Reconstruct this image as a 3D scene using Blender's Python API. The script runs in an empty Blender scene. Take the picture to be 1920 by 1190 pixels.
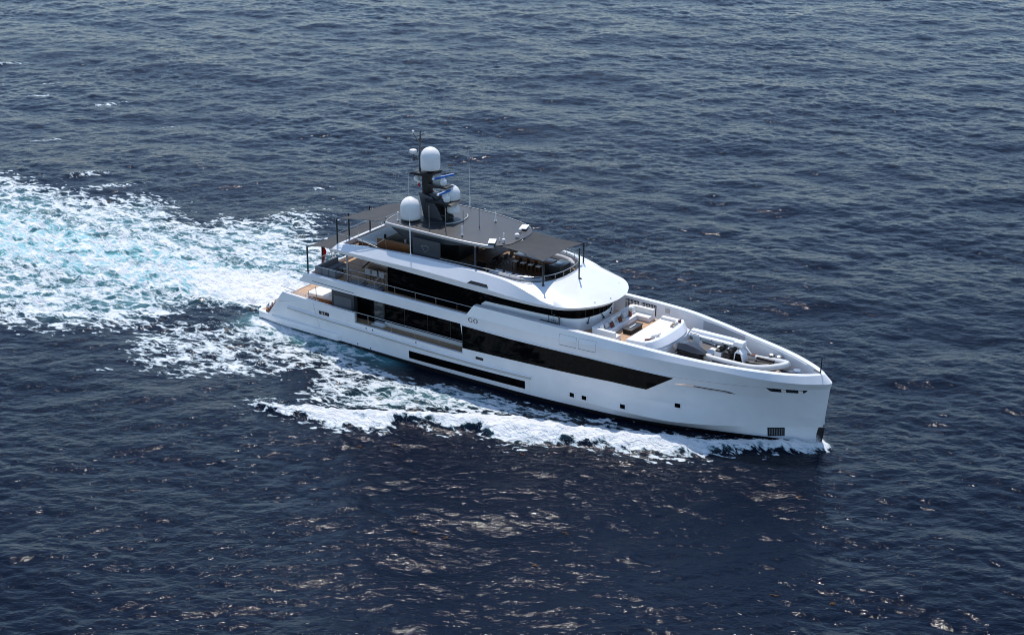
import bpy, bmesh, math, random
import numpy as np
from mathutils import Matrix, Vector

scene = bpy.context.scene
COL = scene.collection
R = math.radians

# ------------------------------------------------------------------ camera
cd = bpy.data.cameras.new("camera")
cd.sensor_width = 36.0
cd.lens = 63.59
cd.clip_start = 1.0
cd.clip_end = 20000.0
cam = bpy.data.objects.new("camera", cd)
COL.objects.link(cam)
c_r = Vector((0.82168, 0.56995, 0.00083)); c_u = Vector((-0.21286, 0.30553, 0.92809)); c_f = Vector((-0.52871, 0.76277, -0.37236))
cam.matrix_world = Matrix(((c_r.x, c_u.x, -c_f.x, 97.150), (c_r.y, c_u.y, -c_f.y, -107.099), (c_r.z, c_u.z, -c_f.z, 56.442), (0, 0, 0, 1)))
scene.camera = cam

# ------------------------------------------------------------------ sky and sun
SUN_EL = R(62.0)
SUN_DIR = Vector((-0.643, 0.766, 0)).normalized()          # horizontal direction towards the sun
world = bpy.data.worlds.new("World")
scene.world = world
world.use_nodes = True
wn = world.node_tree
sky = wn.nodes.new("ShaderNodeTexSky")
sky.sky_type = 'NISHITA'
sky.sun_disc = False
sky.sun_elevation = SUN_EL
sky.sun_rotation = math.atan2(SUN_DIR.x, SUN_DIR.y)
sky.air_density = 1.0
sky.dust_density = 0.25
sky.ozone_density = 3.0
bg = wn.nodes["Background"]
bg.inputs["Strength"].default_value = 0.15
wn.links.new(sky.outputs[0], bg.inputs[0])

sl = bpy.data.lights.new("sun", 'SUN')
sl.energy = 2.85
sl.angle = R(0.53)
sl.color = (1.0, 0.945, 0.885)
sun = bpy.data.objects.new("sun", sl)
COL.objects.link(sun)
sv = Vector((SUN_DIR.x * math.cos(SUN_EL), SUN_DIR.y * math.cos(SUN_EL), math.sin(SUN_EL)))
sun.rotation_euler = sv.to_track_quat('Z', 'Y').to_euler()
sun.location = (0, 0, 60)

scene.view_settings.view_transform = 'Standard'
scene.view_settings.look = 'None'
scene.view_settings.gamma = 1.0
scene.view_settings.exposure = 0.38
scene.cycles.use_denoising = True
scene.cycles.sample_clamp_indirect = 3.0
scene.cycles.blur_glossy = 1.0
scene.cycles.filter_width = 1.0
scene.cycles.max_bounces = 8

# ------------------------------------------------------------------ materials
MATS = {}
def mat(name, col, rough=0.5, metal=0.0, coat=0.0, spec=0.5, var=0.0, vscale=1.5, bump=0.0, bscale=60.0, ior=1.5):
    if name in MATS: return MATS[name]
    m = bpy.data.materials.new(name); m.use_nodes = True
    nt = m.node_tree; b = nt.nodes["Principled BSDF"]
    b.inputs["Base Color"].default_value = (*col, 1)
    b.inputs["Roughness"].default_value = rough
    b.inputs["Metallic"].default_value = metal
    b.inputs["Coat Weight"].default_value = coat
    b.inputs["Coat Roughness"].default_value = 0.06
    b.inputs["Specular IOR Level"].default_value = spec
    b.inputs["IOR"].default_value = ior
    tc = nt.nodes.new("ShaderNodeTexCoord")
    if var > 0:
        n = nt.nodes.new("ShaderNodeTexNoise"); n.inputs["Scale"].default_value = vscale; n.inputs["Detail"].default_value = 6
        n.inputs["Roughness"].default_value = 0.6
        nt.links.new(tc.outputs["Object"], n.inputs["Vector"])
        mr = nt.nodes.new("ShaderNodeMapRange")
        mr.inputs[1].default_value = 0.3; mr.inputs[2].default_value = 0.7
        mr.inputs[3].default_value = 1 - var; mr.inputs[4].default_value = 1 + var
        nt.links.new(n.outputs["Fac"], mr.inputs[0])
        mx = nt.nodes.new("ShaderNodeMix"); mx.data_type = 'RGBA'; mx.blend_type = 'MULTIPLY'; mx.inputs[0].default_value = 1
        mx.inputs[6].default_value = (*col, 1)
        nt.links.new(mr.outputs[0], mx.inputs[7]); nt.links.new(mx.outputs[2], b.inputs["Base Color"])
        mr2 = nt.nodes.new("ShaderNodeMapRange"); mr2.inputs[3].default_value = rough * 0.8; mr2.inputs[4].default_value = min(1, rough * 1.25)
        nt.links.new(n.outputs["Fac"], mr2.inputs[0]); nt.links.new(mr2.outputs[0], b.inputs["Roughness"])
    if bump > 0:
        n2 = nt.nodes.new("ShaderNodeTexNoise"); n2.inputs["Scale"].default_value = bscale; n2.inputs["Detail"].default_value = 4
        nt.links.new(tc.outputs["Object"], n2.inputs["Vector"])
        bp = nt.nodes.new("ShaderNodeBump"); bp.inputs["Strength"].default_value = bump; bp.inputs["Distance"].default_value = 0.02
        nt.links.new(n2.outputs["Fac"], bp.inputs["Height"]); nt.links.new(bp.outputs[0], b.inputs["Normal"])
    MATS[name] = m
    return m

WHITE = mat("white_paint", (0.80, 0.80, 0.80), 0.22, coat=0.4, var=0.045, vscale=0.6, bump=0.08, bscale=0.9)
WHITEM = mat("white_matt", (0.80, 0.79, 0.77), 0.55, var=0.03)
CUSH = mat("cream_fabric", (0.80, 0.775, 0.735), 0.9, var=0.05, vscale=2.5, bump=0.3, bscale=14)
CUSHG = mat("pale_grey_fabric", (0.48, 0.48, 0.49), 0.9, var=0.08, bump=0.25, bscale=12)
GREYF = mat("grey_fabric", (0.20, 0.205, 0.22), 0.9, var=0.1, bump=0.25, bscale=12)
BROWN = mat("rust_brown_fabric", (0.13, 0.035, 0.02), 0.9, var=0.12)
AWN = mat("awning_cloth", (0.036, 0.037, 0.039), 0.85, var=0.06, vscale=1.2, bump=0.06, bscale=180)
DARKTOP = mat("anthracite_paint", (0.028, 0.029, 0.032), 0.45, var=0.10, vscale=0.9, bump=0.04, bscale=30)
SLATE = mat("slate_paint", (0.042, 0.049, 0.058), 0.4, var=0.05)
SILVER = mat("silver_paint", (0.46, 0.455, 0.44), 0.35, metal=0.35, coat=0.3, var=0.05)
BLACK = mat("black_paint", (0.006, 0.006, 0.007), 0.5, var=0.1)
MASTG = mat("mast_grey", (0.062, 0.065, 0.07), 0.45, var=0.1, vscale=2)
BOOT = mat("black_antifouling", (0.006, 0.006, 0.007), 0.5, var=0.15)
STEEL = mat("stainless_steel", (0.45, 0.45, 0.45), 0.28, metal=1.0, var=0.05)
POLE = mat("carbon_pole", (0.012, 0.016, 0.018), 0.3, coat=0.4, var=0.1)
GLASSB = mat("black_glass", (0.002, 0.002, 0.0024), 0.035, spec=0.06, var=0.2, vscale=0.4)
RUBBER = mat("black_rubber", (0.012, 0.012, 0.012), 0.7, var=0.1)
RIBT = mat("tender_tube", (0.62, 0.63, 0.61), 0.45, var=0.05)
BLUE = mat("blue_paint", (0.01, 0.13, 0.46), 0.35, var=0.05)
RED = mat("red_bunting", (0.55, 0.012, 0.016), 0.8, var=0.1, vscale=4)
WALN = mat("varnished_wood", (0.17, 0.058, 0.018), 0.3, coat=0.3, var=0.2, vscale=3)
WALD = mat("dark_wood", (0.10, 0.042, 0.02), 0.55, spec=0.25, var=0.2, vscale=3)
FLOORD = mat("shaded_floor", (0.10, 0.07, 0.05), 0.6, var=0.1)
CHROME = mat("copper_mirror", (0.75, 0.60, 0.50), 0.12, metal=1.0, var=0.05)
INK = mat("lettering_black", (0.01, 0.01, 0.012), 0.4, var=0.05)
WEED = mat("brown_seaweed", (0.16, 0.07, 0.015), 0.8, var=0.3, vscale=6)
SEAMM = mat("panel_seam", (0.30, 0.31, 0.33), 0.6, var=0.1)

def teak_mat():
    m = bpy.data.materials.new("teak_planking"); m.use_nodes = True
    nt = m.node_tree; b = nt.nodes["Principled BSDF"]
    tc = nt.nodes.new("ShaderNodeTexCoord"); sp = nt.nodes.new("ShaderNodeSeparateXYZ")
    nt.links.new(tc.outputs["Object"], sp.inputs[0])
    a = nt.nodes.new("ShaderNodeMath"); a.operation = 'MULTIPLY'; a.inputs[1].default_value = 1 / 0.09
    nt.links.new(sp.outputs["Y"], a.inputs[0])
    fl = nt.nodes.new("ShaderNodeMath"); fl.operation = 'FLOOR'; nt.links.new(a.outputs[0], fl.inputs[0])
    fr = nt.nodes.new("ShaderNodeMath"); fr.operation = 'FRACT'; nt.links.new(a.outputs[0], fr.inputs[0])
    wnz = nt.nodes.new("ShaderNodeTexWhiteNoise"); wnz.noise_dimensions = '1D'; nt.links.new(fl.outputs[0], wnz.inputs["W"])
    mp = nt.nodes.new("ShaderNodeMapping"); mp.inputs["Scale"].default_value = (0.8, 12, 1); nt.links.new(tc.outputs["Object"], mp.inputs[0])
    gn = nt.nodes.new("ShaderNodeTexNoise"); gn.inputs["Scale"].default_value = 2.0; gn.inputs["Detail"].default_value = 6
    nt.links.new(mp.outputs[0], gn.inputs["Vector"])
    ad = nt.nodes.new("ShaderNodeMath"); ad.operation = 'ADD'; nt.links.new(wnz.outputs["Value"], ad.inputs[0]); nt.links.new(gn.outputs["Fac"], ad.inputs[1])
    cr = nt.nodes.new("ShaderNodeValToRGB")
    cr.color_ramp.elements[0].position = 0.3; cr.color_ramp.elements[0].color = (0.38, 0.21, 0.105, 1)
    cr.color_ramp.elements[1].position = 1.5 / 1.6; cr.color_ramp.elements[1].color = (0.55, 0.34, 0.19, 1)
    nt.links.new(ad.outputs[0], cr.inputs[0])
    lt = nt.nodes.new("ShaderNodeMath"); lt.operation = 'LESS_THAN'; lt.inputs[1].default_value = 0.07; nt.links.new(fr.outputs[0], lt.inputs[0])
    mx = nt.nodes.new("ShaderNodeMix"); mx.data_type = 'RGBA'; nt.links.new(lt.outputs[0], mx.inputs[0])
    nt.links.new(cr.outputs[0], mx.inputs[6]); mx.inputs[7].default_value = (0.06, 0.045, 0.035, 1)
    nt.links.new(mx.outputs[2], b.inputs["Base Color"]); b.inputs["Roughness"].default_value = 0.65
    return m
TEAK = teak_mat()

def clear_glass():
    m = bpy.data.materials.new("clear_glass"); m.use_nodes = True
    nt = m.node_tree; b = nt.nodes["Principled BSDF"]; out = nt.nodes["Material Output"]
    b.inputs["Base Color"].default_value = (0.02, 0.025, 0.03, 1); b.inputs["Roughness"].default_value = 0.02
    t = nt.nodes.new("ShaderNodeBsdfTransparent"); t.inputs[0].default_value = (0.86, 0.89, 0.90, 1)
    lw = nt.nodes.new("ShaderNodeLayerWeight"); lw.inputs[0].default_value = 0.5
    f = nt.nodes.new("ShaderNodeMath"); f.operation = 'POWER'; f.inputs[1].default_value = 5.0; nt.links.new(lw.outputs["Facing"], f.inputs[0])
    mx = nt.nodes.new("ShaderNodeMixShader")
    mn = nt.nodes.new("ShaderNodeTexNoise"); mn.inputs["Scale"].default_value = 2.0
    ad = nt.nodes.new("ShaderNodeMath"); ad.operation = 'MULTIPLY_ADD'; ad.inputs[1].default_value = 0.06; nt.links.new(mn.outputs["Fac"], ad.inputs[0])
    nt.links.new(f.outputs[0], ad.inputs[2])
    nt.links.new(ad.outputs[0], mx.inputs[0]); nt.links.new(t.outputs[0], mx.inputs[1]); nt.links.new(b.outputs[0], mx.inputs[2])
    nt.links.new(mx.outputs[0], out.inputs[0])
    return m
GLASS = clear_glass()

# ------------------------------------------------------------------ mesh helpers
def wloc(o):
    v = Vector((0, 0, 0))
    while o is not None:
        v += o.location; o = o.parent
    return v

SPLIT = set("""window_frame strip_window hull_window window_lip porthole porthole_glass slash_recess slash_shadow_gap mooring_opening roller anchor_pocket
pocket_bar rub_rail rub_rail_top fairlead fairlead_roller small_port drain_outlet bulwark_door door_gap shell_seam quarter_bulwark stern_fairing stern_step mullion
stanchion glass_panel band_groove window_mullion side_vent coaming_gutter wood_screen hardtop_edge mast_fin mast_edge inner_bulwark_ledge stair_tread stringer
quarter_rail_post rail_post door_seam belt_crease""".split())

class MB:
    def __init__(s): s.v = []; s.f = []
    def add(s, vs, fs):
        b = len(s.v); s.v += [tuple(p) for p in vs]; s.f += [tuple(i + b for i in f) for f in fs]; return s
    def box(s, x0, x1, y0, y1, z0, z1):
        return s.add([(x0,y0,z0),(x1,y0,z0),(x1,y1,z0),(x0,y1,z0),(x0,y0,z1),(x1,y0,z1),(x1,y1,z1),(x0,y1,z1)],
                     [(0,3,2,1),(4,5,6,7),(0,1,5,4),(1,2,6,5),(2,3,7,6),(3,0,4,7)])
    def prism(s, poly, axis, a, b):
        n = len(poly)
        def P(q, t):
            return (q[0], q[1], t) if axis == 'z' else (q[0], t, q[1]) if axis == 'y' else (t, q[0], q[1])
        vs = [P(q, a) for q in poly] + [P(q, b) for q in poly]
        fs = [tuple(range(n))[::-1], tuple(range(n, 2*n))] + [(i, (i+1) % n, n+(i+1) % n, n+i) for i in range(n)]
        return s.add(vs, fs)
    def tube(s, pts, r, n=8, r1=None):
        pts = [Vector(p) for p in pts]; m = len(pts); vs = []; fs = []
        for i, p in enumerate(pts):
            d = (pts[min(i+1, m-1)] - pts[max(i-1, 0)]).normalized()
            a = Vector((0, 0, 1)) if abs(d.z) < 0.9 else Vector((1, 0, 0))
            e1 = d.cross(a).normalized(); e2 = d.cross(e1)
            rr = r if r1 is None else r + (r1 - r) * i / (m - 1)
            for k in range(n):
                t = 2*math.pi*k/n; vs.append(p + e1*(rr*math.cos(t)) + e2*(rr*math.sin(t)))
        for i in range(m-1):
            for k in range(n): fs.append((i*n+k, i*n+(k+1) % n, (i+1)*n+(k+1) % n, (i+1)*n+k))
        fs.append(tuple(range(n))[::-1]); fs.append(tuple((m-1)*n+k for k in range(n)))
        return s.add(vs, fs)
    def lathe(s, prof, cx, cy, z0, n=28):
        vs = []; fs = []; m = len(prof)
        for r, z in prof:
            for k in range(n):
                t = 2*math.pi*k/n; vs.append((cx + r*math.cos(t), cy + r*math.sin(t), z0+z))
        for i in range(m-1):
            for k in range(n): fs.append((i*n+k, i*n+(k+1) % n, (i+1)*n+(k+1) % n, (i+1)*n+k))
        fs.append(tuple(range(n))[::-1]); fs.append(tuple((m-1)*n+k for k in range(n)))
        return s.add(vs, fs)
    def grid(s, rows, closed=False):
        m = len(rows); n = len(rows[0]); vs = [p for r in rows for p in r]; fs = []
        for i in range(m-1):
            for j in range(n if closed else n-1):
                fs.append((i*n+j, i*n+(j+1) % n, (i+1)*n+(j+1) % n, (i+1)*n+j))
        return s.add(vs, fs)
    def face(s, pts): return s.add(pts, [tuple(range(len(pts)))])
    def mirror(s):
        b = len(s.v); s.v += [(x, -y, z) for x, y, z in s.v]; s.f += [tuple(i+b for i in reversed(f)) for f in list(s.f)]; return s
    def build(s, name, m, parent=None, smooth=False, bevel=0.0, seg=2, thick=0.0, sharp=35):
        off = wloc(parent) if parent is not None else Vector((0, 0, 0))
        me = bpy.data.meshes.new(name)
        me.from_pydata([(x-off.x, y-off.y, z-off.z) for x, y, z in s.v], [], s.f)
        bm = bmesh.new(); bm.from_mesh(me)
        bmesh.ops.remove_doubles(bm, verts=bm.verts, dist=1e-4)
        bmesh.ops.dissolve_degenerate(bm, edges=bm.edges, dist=1e-5)
        bmesh.ops.recalc_face_normals(bm, faces=bm.faces)
        if thick: bmesh.ops.solidify(bm, geom=bm.faces[:], thickness=thick)
        if bevel > 0:
            es = [e for e in bm.edges if len(e.link_faces) == 2 and e.calc_face_angle(0) > R(30)]
            if es: bmesh.ops.bevel(bm, geom=es, offset=bevel, segments=seg, profile=0.6, affect='EDGES', clamp_overlap=True)
        if smooth or bevel > 0:
            for f in bm.faces: f.smooth = True
            for e in bm.edges:
                if len(e.link_faces) == 2 and e.calc_face_angle(0) > R(sharp): e.smooth = False
        if name in SPLIT:
            objs = []
            bm.verts.index_update(); seen = set(); bm.faces.ensure_lookup_table(); comps = []
            for f in bm.faces:
                if f.index in seen: continue
                st = [f]; seen.add(f.index); comp = []
                while st:
                    g = st.pop(); comp.append(g)
                    for v in g.verts:
                        for k in v.link_faces:
                            if k.index not in seen: seen.add(k.index); st.append(k)
                comps.append(comp)
            for comp in comps:
                vm = {}; vs = []; fs = []; sm = []
                for f in comp:
                    for v in f.verts:
                        if v not in vm: vm[v] = len(vs); vs.append(v.co.copy())
                    fs.append([vm[v] for v in f.verts]); sm.append(f.smooth)
                m2 = bpy.data.meshes.new(name); m2.from_pydata(vs, [], fs); m2.polygons.foreach_set("use_smooth", sm)
                if any(sm): m2.set_sharp_from_angle(angle=R(sharp))
                m2.materials.append(m); o = bpy.data.objects.new(name, m2); COL.objects.link(o)
                if parent is not None: o.parent = parent
                objs.append(o)
            bm.free(); bpy.data.meshes.remove(me)
            return objs[0]
        bm.to_mesh(me); bm.free()
        me.materials.append(m)
        o = bpy.data.objects.new(name, me); COL.objects.link(o)
        if parent is not None: o.parent = parent
        return o

def tag(o, label=None, cat=None, group=None, kind=None):
    if label: o["label"] = label
    if cat: o["category"] = cat
    if group: o["group"] = group
    if kind: o["kind"] = kind
    return o
def thing(name, label, cat, loc=(0, 0, 0), group=None):
    o = bpy.data.objects.new(name, None); COL.objects.link(o); o.location = loc; o.empty_display_size = 0.3
    return tag(o, label, cat, group)
def recentre(o):
    vs = o.data.vertices; xs = [v.co.x for v in vs]; ys = [v.co.y for v in vs]; zs = [v.co.z for v in vs]
    c = Vector(((min(xs)+max(xs))/2, (min(ys)+max(ys))/2, min(zs)))
    for v in vs: v.co -= c
    o.location = o.location + c
    return o
def box(x0, x1, y0, y1, z0, z1): return MB().box(x0, x1, y0, y1, z0, z1)
def both(mb): return mb.mirror()
def pillow_mb(c, w, d, h, rot, n=8):
    """plump cushion: w wide, d deep (plane), h thick; rot = Matrix 3x3"""
    rows_t, rows_b = [], []
    for i in range(n+1):
        a = -1 + 2*i/n; rt = []; rb = []
        for j in range(n+1):
            b = -1 + 2*j/n
            pin = 1 - 0.10*(a*a*(1-b*b) + b*b*(1-a*a))
            t = h/2*((1-a**4)*(1-b**4))**0.5
            p = Vector((a*w/2*pin, b*d/2*pin, t)); q = Vector((a*w/2*pin, b*d/2*pin, -t))
            rt.append(Vector(c) + rot @ p); rb.append(Vector(c) + rot @ q)
        rows_t.append(rt); rows_b.append(rb)
    m = MB(); m.grid(rows_t); m.grid([r[::-1] for r in rows_b]); return m

# ------------------------------------------------------------------ hull form
def pchip(P):
    xs=[p[0] for p in P]; ys=[p[1] for p in P]; n=len(xs)
    h=[xs[i+1]-xs[i] for i in range(n-1)]; d=[(ys[i+1]-ys[i])/h[i] for i in range(n-1)]
    m=[0.0]*n
    for i in range(1,n-1):
        if d[i-1]*d[i]>0:
            w1=2*h[i]+h[i-1]; w2=h[i]+2*h[i-1]; m[i]=(w1+w2)/(w1/d[i-1]+w2/d[i])
    m[0]=d[0]; m[-1]=d[-1]
    def f(x):
        if x<=xs[0]: return ys[0]
        if x>=xs[-1]: return ys[-1]
        lo,hi=0,n-1
        while hi-lo>1:
            k=(lo+hi)//2
            if xs[k]<=x: lo=k
            else: hi=k
        i=lo; t=(x-xs[i])/h[i]
        return ((1+2*t)*(1-t)**2*ys[i]+t*(1-t)**2*h[i]*m[i]+t*t*(3-2*t)*ys[i+1]+t*t*(t-1)*h[i]*m[i+1])
    return f
LV={}
def lev(n,xs,tip,y,z): LV[n]=(xs,tip,pchip(y),pchip(z))
lev('keel',.4,48.9,[(0,3.9),(20,4.2),(32,3.7),(38.5,2.7),(43.7,1.1),(46,.5),(48.9,0)],[(0,-1.2),(50,-1.2)])
lev('bottom',.4,49.25,[(0,4.25),(10,4.42),(20,4.55),(27,4.5),(32,4.2),(35,3.9),(38.5,3.25),(41,2.55),(43.7,1.72),(45.7,1.05),(47.5,.5),(48.9,.12),(49.25,0)],[(0,.45),(20,.45),(32,.5),(41,.56),(50,.62)])
lev('chine',1.6,49.5,[(0,4.42),(10,4.45),(20,4.6),(30,4.42),(36,4.1),(38.7,3.75),(41.3,3.05),(43.7,2.08),(45.7,1.2),(47.2,.68),(48.7,.22),(49.4,.07),(49.5,0)],[(0,1.2),(30,1.1),(36,1.05),(38.7,1.05),(41.3,1.15),(43.7,1.28),(45.7,1.4),(47.2,1.6),(49.5,1.95)])
lev('deck',2.45,49.62,[(0,4.45),(10,4.47),(20,4.62),(30,4.47),(36,4.13),(40,3.45),(43,2.6),(46,1.45),(48,.68),(49.2,.22),(49.55,.08),(49.62,0)],[(0,2.4),(30,2.4),(40,2.45),(50,2.6)])
lev('mid',21.5,49.75,[(20,4.64),(30,4.54),(36,4.24),(40,3.6),(43,2.8),(46,1.75),(48,.95),(49.2,.34),(49.65,.1),(49.75,0)],[(20,3.9),(50,3.9)])
lev('belt',21.35,49.85,[(20,4.66),(30,4.6),(36,4.36),(40,3.82),(43,3.1),(46,2.1),(48,1.22),(49.2,.52),(49.7,.17),(49.85,0)],[(20,4.85),(36,4.8),(42,4.85),(50,4.95)])
lev('knuckle',21.9,49.98,[(20,4.68),(30,4.66),(33,4.62),(36,4.5),(38.5,4.22),(42,3.52),(46,2.42),(48.3,1.45),(49.4,.68),(49.85,.25),(49.98,0)],[(20,5.66),(29,5.66),(33,5.8),(37.4,5.9),(42,5.78),(46,5.55),(50,5.42)])
lev('cap',22.45,49.35,[(20,4.45),(30,4.45),(33,4.4),(36,4.28),(38.5,3.98),(42,3.3),(45.5,2.36),(48,1.24),(49,.5),(49.28,.2),(49.35,0)],[(20,6.48),(33,6.48),(36,6.44),(38.5,6.3),(42,6.1),(45.5,6.0),(48,5.95),(50,5.97)])
ORD=['bottom','chine','deck','mid','belt','knuckle','cap']
def ysurf(x,z):
    pts=[]
    for n in ORD:
        xs,tip,fy,fz=LV[n]
        pts.append((fz(x),fy(min(x,tip)) if x<=tip else 0.0))
    if z<=pts[0][0]: return pts[0][1]
    for a,b in zip(pts,pts[1:]):
        if z<=b[0]:
            t=(z-a[0])/(b[0]-a[0]); return a[1]+t*(b[1]-a[1])
    return pts[-1][1]

# ================================================================== the motor yacht
yacht = thing("motor_yacht", "large white superyacht with three decks, black window bands and dark hardtop, under way", "yacht")

def stations(name, xs=None, N=84):
    a, tip, fy, fz = LV[name]
    a = a if xs is None else xs
    out = []
    for i in range(N+1):
        x = a + (tip - a)*(1 - (1 - i/N)**1.5)
        out.append((x, -fy(x), fz(x)))
    return out
def off_pts(pts, dy, z=None, tipx=None):
    r = []
    for x, y, zz in pts:
        r.append((min(x, tipx) if tipx else x, min(y+dy, 0.0), zz if z is None else z))
    return r

# ---- hull shell (white), underwater body (black)
lo = [stations(n) for n in ('bottom', 'chine', 'deck')]
lo.append(off_pts(lo[2], 0.22)); lo.append(off_pts(lo[2], 0.22, 2.2))
up_names = [('deck', 21.5), ('mid', 21.5), ('belt', None), ('knuckle', None), ('cap', None)]
up = [stations(n, x) for n, x in up_names]
up.append(off_pts(up[4], 0.43, tipx=48.95)); up.append(off_pts(up[4], 0.5, 4.55, tipx=48.9))
mb = MB()
mb.grid(list(map(list, zip(*lo)))); mb.grid(list(map(list, zip(*up))))
e0 = [r[0] for r in up]
mb.face([e0[0], e0[1], e0[2], (21.5, e0[2][1]+0.43, 4.85), (21.5, e0[0][1]+0.43, 2.4)])
mb.face([e0[2], e0[3], e0[4], e0[5], (21.9, e0[3][1]+0.5, 5.66), (21.35, e0[2][1]+0.43, 4.85)])
both(mb)
hull = mb.build("hull", WHITE, yacht, smooth=True, sharp=6)
bt = MB(); bt.grid(list(map(list, zip(*[stations('keel'), stations('bottom')])))); both(bt)
bt.face([(0.4, -3.9, -1.2), (0.4, 3.9, -1.2), (0.4, 4.25, 0.45), (0.4, -4.25, 0.45)])
bt.build("underwater_body", BOOT, hull, smooth=True)

def patch(xsamp, zb, zt, eps, nz=6, side=-1, follow=None):
    rows = []
    for x in xsamp:
        a, b = zb(x), zt(x)
        zz = [a + (b-a)*k/nz for k in range(nz+1)]
        rows.append([(x, side*(ysurf(x, z)+eps), z) for z in zz])
    return rows
def lin(P): return lambda x: float(np.interp(x, [p[0] for p in P], [p[1] for p in P]))
def frange(a, b, n): return [a + (b-a)*i/n for i in range(n+1)]
def hull_patch(name, xa, xb, zb, zt, eps, m, parent, n=20, nz=6, both_sides=True):
    mb = MB(); zb = zb if callable(zb) else (lambda x, v=zb: v); zt = zt if callable(zt) else (lambda x, v=zt: v)
    for s in ((-1, 1) if both_sides else (-1,)):
        rows = patch(frange(xa, xb, n), zb, zt, eps, nz, s)
        mb.grid(rows)
        # rim back to the hull so the plate has thickness
        inner = patch(frange(xa, xb, n), zb, zt, -0.02, nz, s)
        for k in (0, nz): mb.grid([[r[k] for r in rows], [r[k] for r in inner]])
        for k in (0, n): mb.grid([rows[k], inner[k]])
    return mb.build(name, m, parent, smooth=True, sharp=25)

win_b = lin([(21.5, 2.86), (25.6, 2.96), (30.3, 3.1), (34.8, 3.26), (37.45, 3.25), (39.54, 4.585)])
win_t = lin([(21.5, 4.71), (26, 4.63), (32.7, 4.72), (37, 4.68), (39.55, 4.59)])
mb_xs = frange(21.52, 37.45, 36) + frange(37.5, 39.5, 10)
mb = MB()
for s in (-1, 1):
    rows = patch(mb_xs, win_b, win_t, 0.022, 8, s); mb.grid(rows)
    inner = patch(mb_xs, win_b, win_t, -0.02, 8, s)
    for k in (0, 8): mb.grid([[r[k] for r in rows], [r[k] for r in inner]])
    mb.grid([rows[0], inner[0]]); mb.grid([rows[-1], inner[-1]])
hw = mb.build("hull_window", GLASSB, hull, smooth=True, sharp=25)
lip = MB()
lipz = lambda x: float(np.interp(x, [21.5, 30, 36.7, 39], [4.80, 4.78, 4.82, 4.72]))
for s in (-1, 1):
    lip.tube([(x, s*(ysurf(x, lipz(x))+0.02), lipz(x)) for x in frange(21.5, 39.2, 40)], 0.05, 6)
lip.build("window_lip", WHITE, hull, smooth=True)
# low strip window with its raised frame
def zlow(o): return lambda x: 0.74 + o + 0.012*(x-16.3)
hull_patch("window_frame", 15.95, 27.6, zlow(-0.14), zlow(0.78), 0.05, WHITE, hull, 30)
hull_patch("strip_window", 16.32, 27.26, zlow(0.02), zlow(0.64), 0.075, GLASSB, hull, 30)
# square portholes
def porthole(xa, xb, za, zb):
    f = MB(); w = 0.07
    for s in (-1, 1):
        for (a, b, c, d) in ((xa-w, xb+w, za-w, za), (xa-w, xb+w, zb, zb+w), (xa-w, xa, za, zb), (xb, xb+w, za, zb)):
            rows = patch([a, b], lambda x: c, lambda x: d, 0.05, 1, s); inn = patch([a, b], lambda x: c, lambda x: d, -0.02, 1, s)
            f.grid(rows)
            for k in (0, 1): f.grid([[r[k] for r in rows], [r[k] for r in inn]]); f.grid([rows[k], inn[k]])
    fr = f.build("porthole", WHITE, hull)
    return hull_patch("porthole_glass", xa, xb, za, zb, 0.012, GLASSB, hull, 2, 2)
porthole(31.17, 31.55, 1.22, 1.57); porthole(32.2, 32.6, 1.24, 1.58); porthole(35.38, 35.8, 1.29, 1.65); porthole(39.57, 40.0, 2.24, 2.58)
# slim slash opening, mooring slot, anchor pocket
hull_patch("slash_recess", 39.6, 43.85, lin([(39.6, 4.1), (40.9, 4.1), (43.1, 4.0), (43.9, 3.985)]), lin([(39.6, 4.13), (40.3, 4.28), (43.3, 4.17), (43.9, 4.0)]), 0.012, CHROME, hull, 24, 2)
hull_patch("slash_shadow_gap", 41.0, 43.7, lin([(41, 4.17), (43.4, 4.11), (43.9, 4.0)]), lin([(41, 4.23), (43.3, 4.16), (43.9, 4.0)]), 0.02, BLACK, hull, 20, 1)
hull_patch("mooring_opening", 45.98, 48.56, lin([(45.98, 4.80), (46.25, 4.56), (48.35, 4.61), (48.56, 4.8)]), lin([(45.9, 4.84), (48.6, 4.86)]), 0.012, BLACK, hull, 24, 2)
for k, (xa, xb) in enumerate(((46.25, 46.4), (46.5, 46.78), (46.95, 47.25), (47.3, 47.68), (47.75, 47.95), (48.02, 48.3))):
    hull_patch("roller", xa, xb, 4.60 if k else 4.66, 4.81, 0.03, (STEEL, CHROME, mat("white_roller", (0.75, 0.72, 0.68), 0.3, var=0.08))[k % 3], hull, 3, 2)
sm_ = MB()
for s in (-1, 1): sm_.tube([(x, s*(ysurf(x, float(np.interp(x, [39.4, 46], [4.70, 4.84])))-0.004), float(np.interp(x, [39.4, 46], [4.70, 4.84]))) for x in frange(39.3, 45.95, 24)], 0.014, 4)
sm_.build("belt_crease", SEAMM, hull)
hull_patch("anchor_pocket", 45.8, 46.95, lin([(45.8, 0.66), (46.95, 0.86)]), lin([(45.8, 1.38), (46.95, 1.53)]), 0.02, BLACK, hull, 6, 2)
for k in range(9):
    x = 45.92 + k*0.115
    hull_patch("pocket_bar", x, x+0.035, 0.8+0.012*k, 1.34+0.012*k, 0.05, STEEL, hull, 1, 2)
st = MB(); st.prism([(49.15, 0.2), (49.1, 1.42), (49.2, 1.93), (49.62, 1.97), (49.56, 1.4), (49.42, 0.2)], 'y', -0.12, 0.12)
st.build("stem_guard", BLACK, hull, bevel=0.03)
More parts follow.
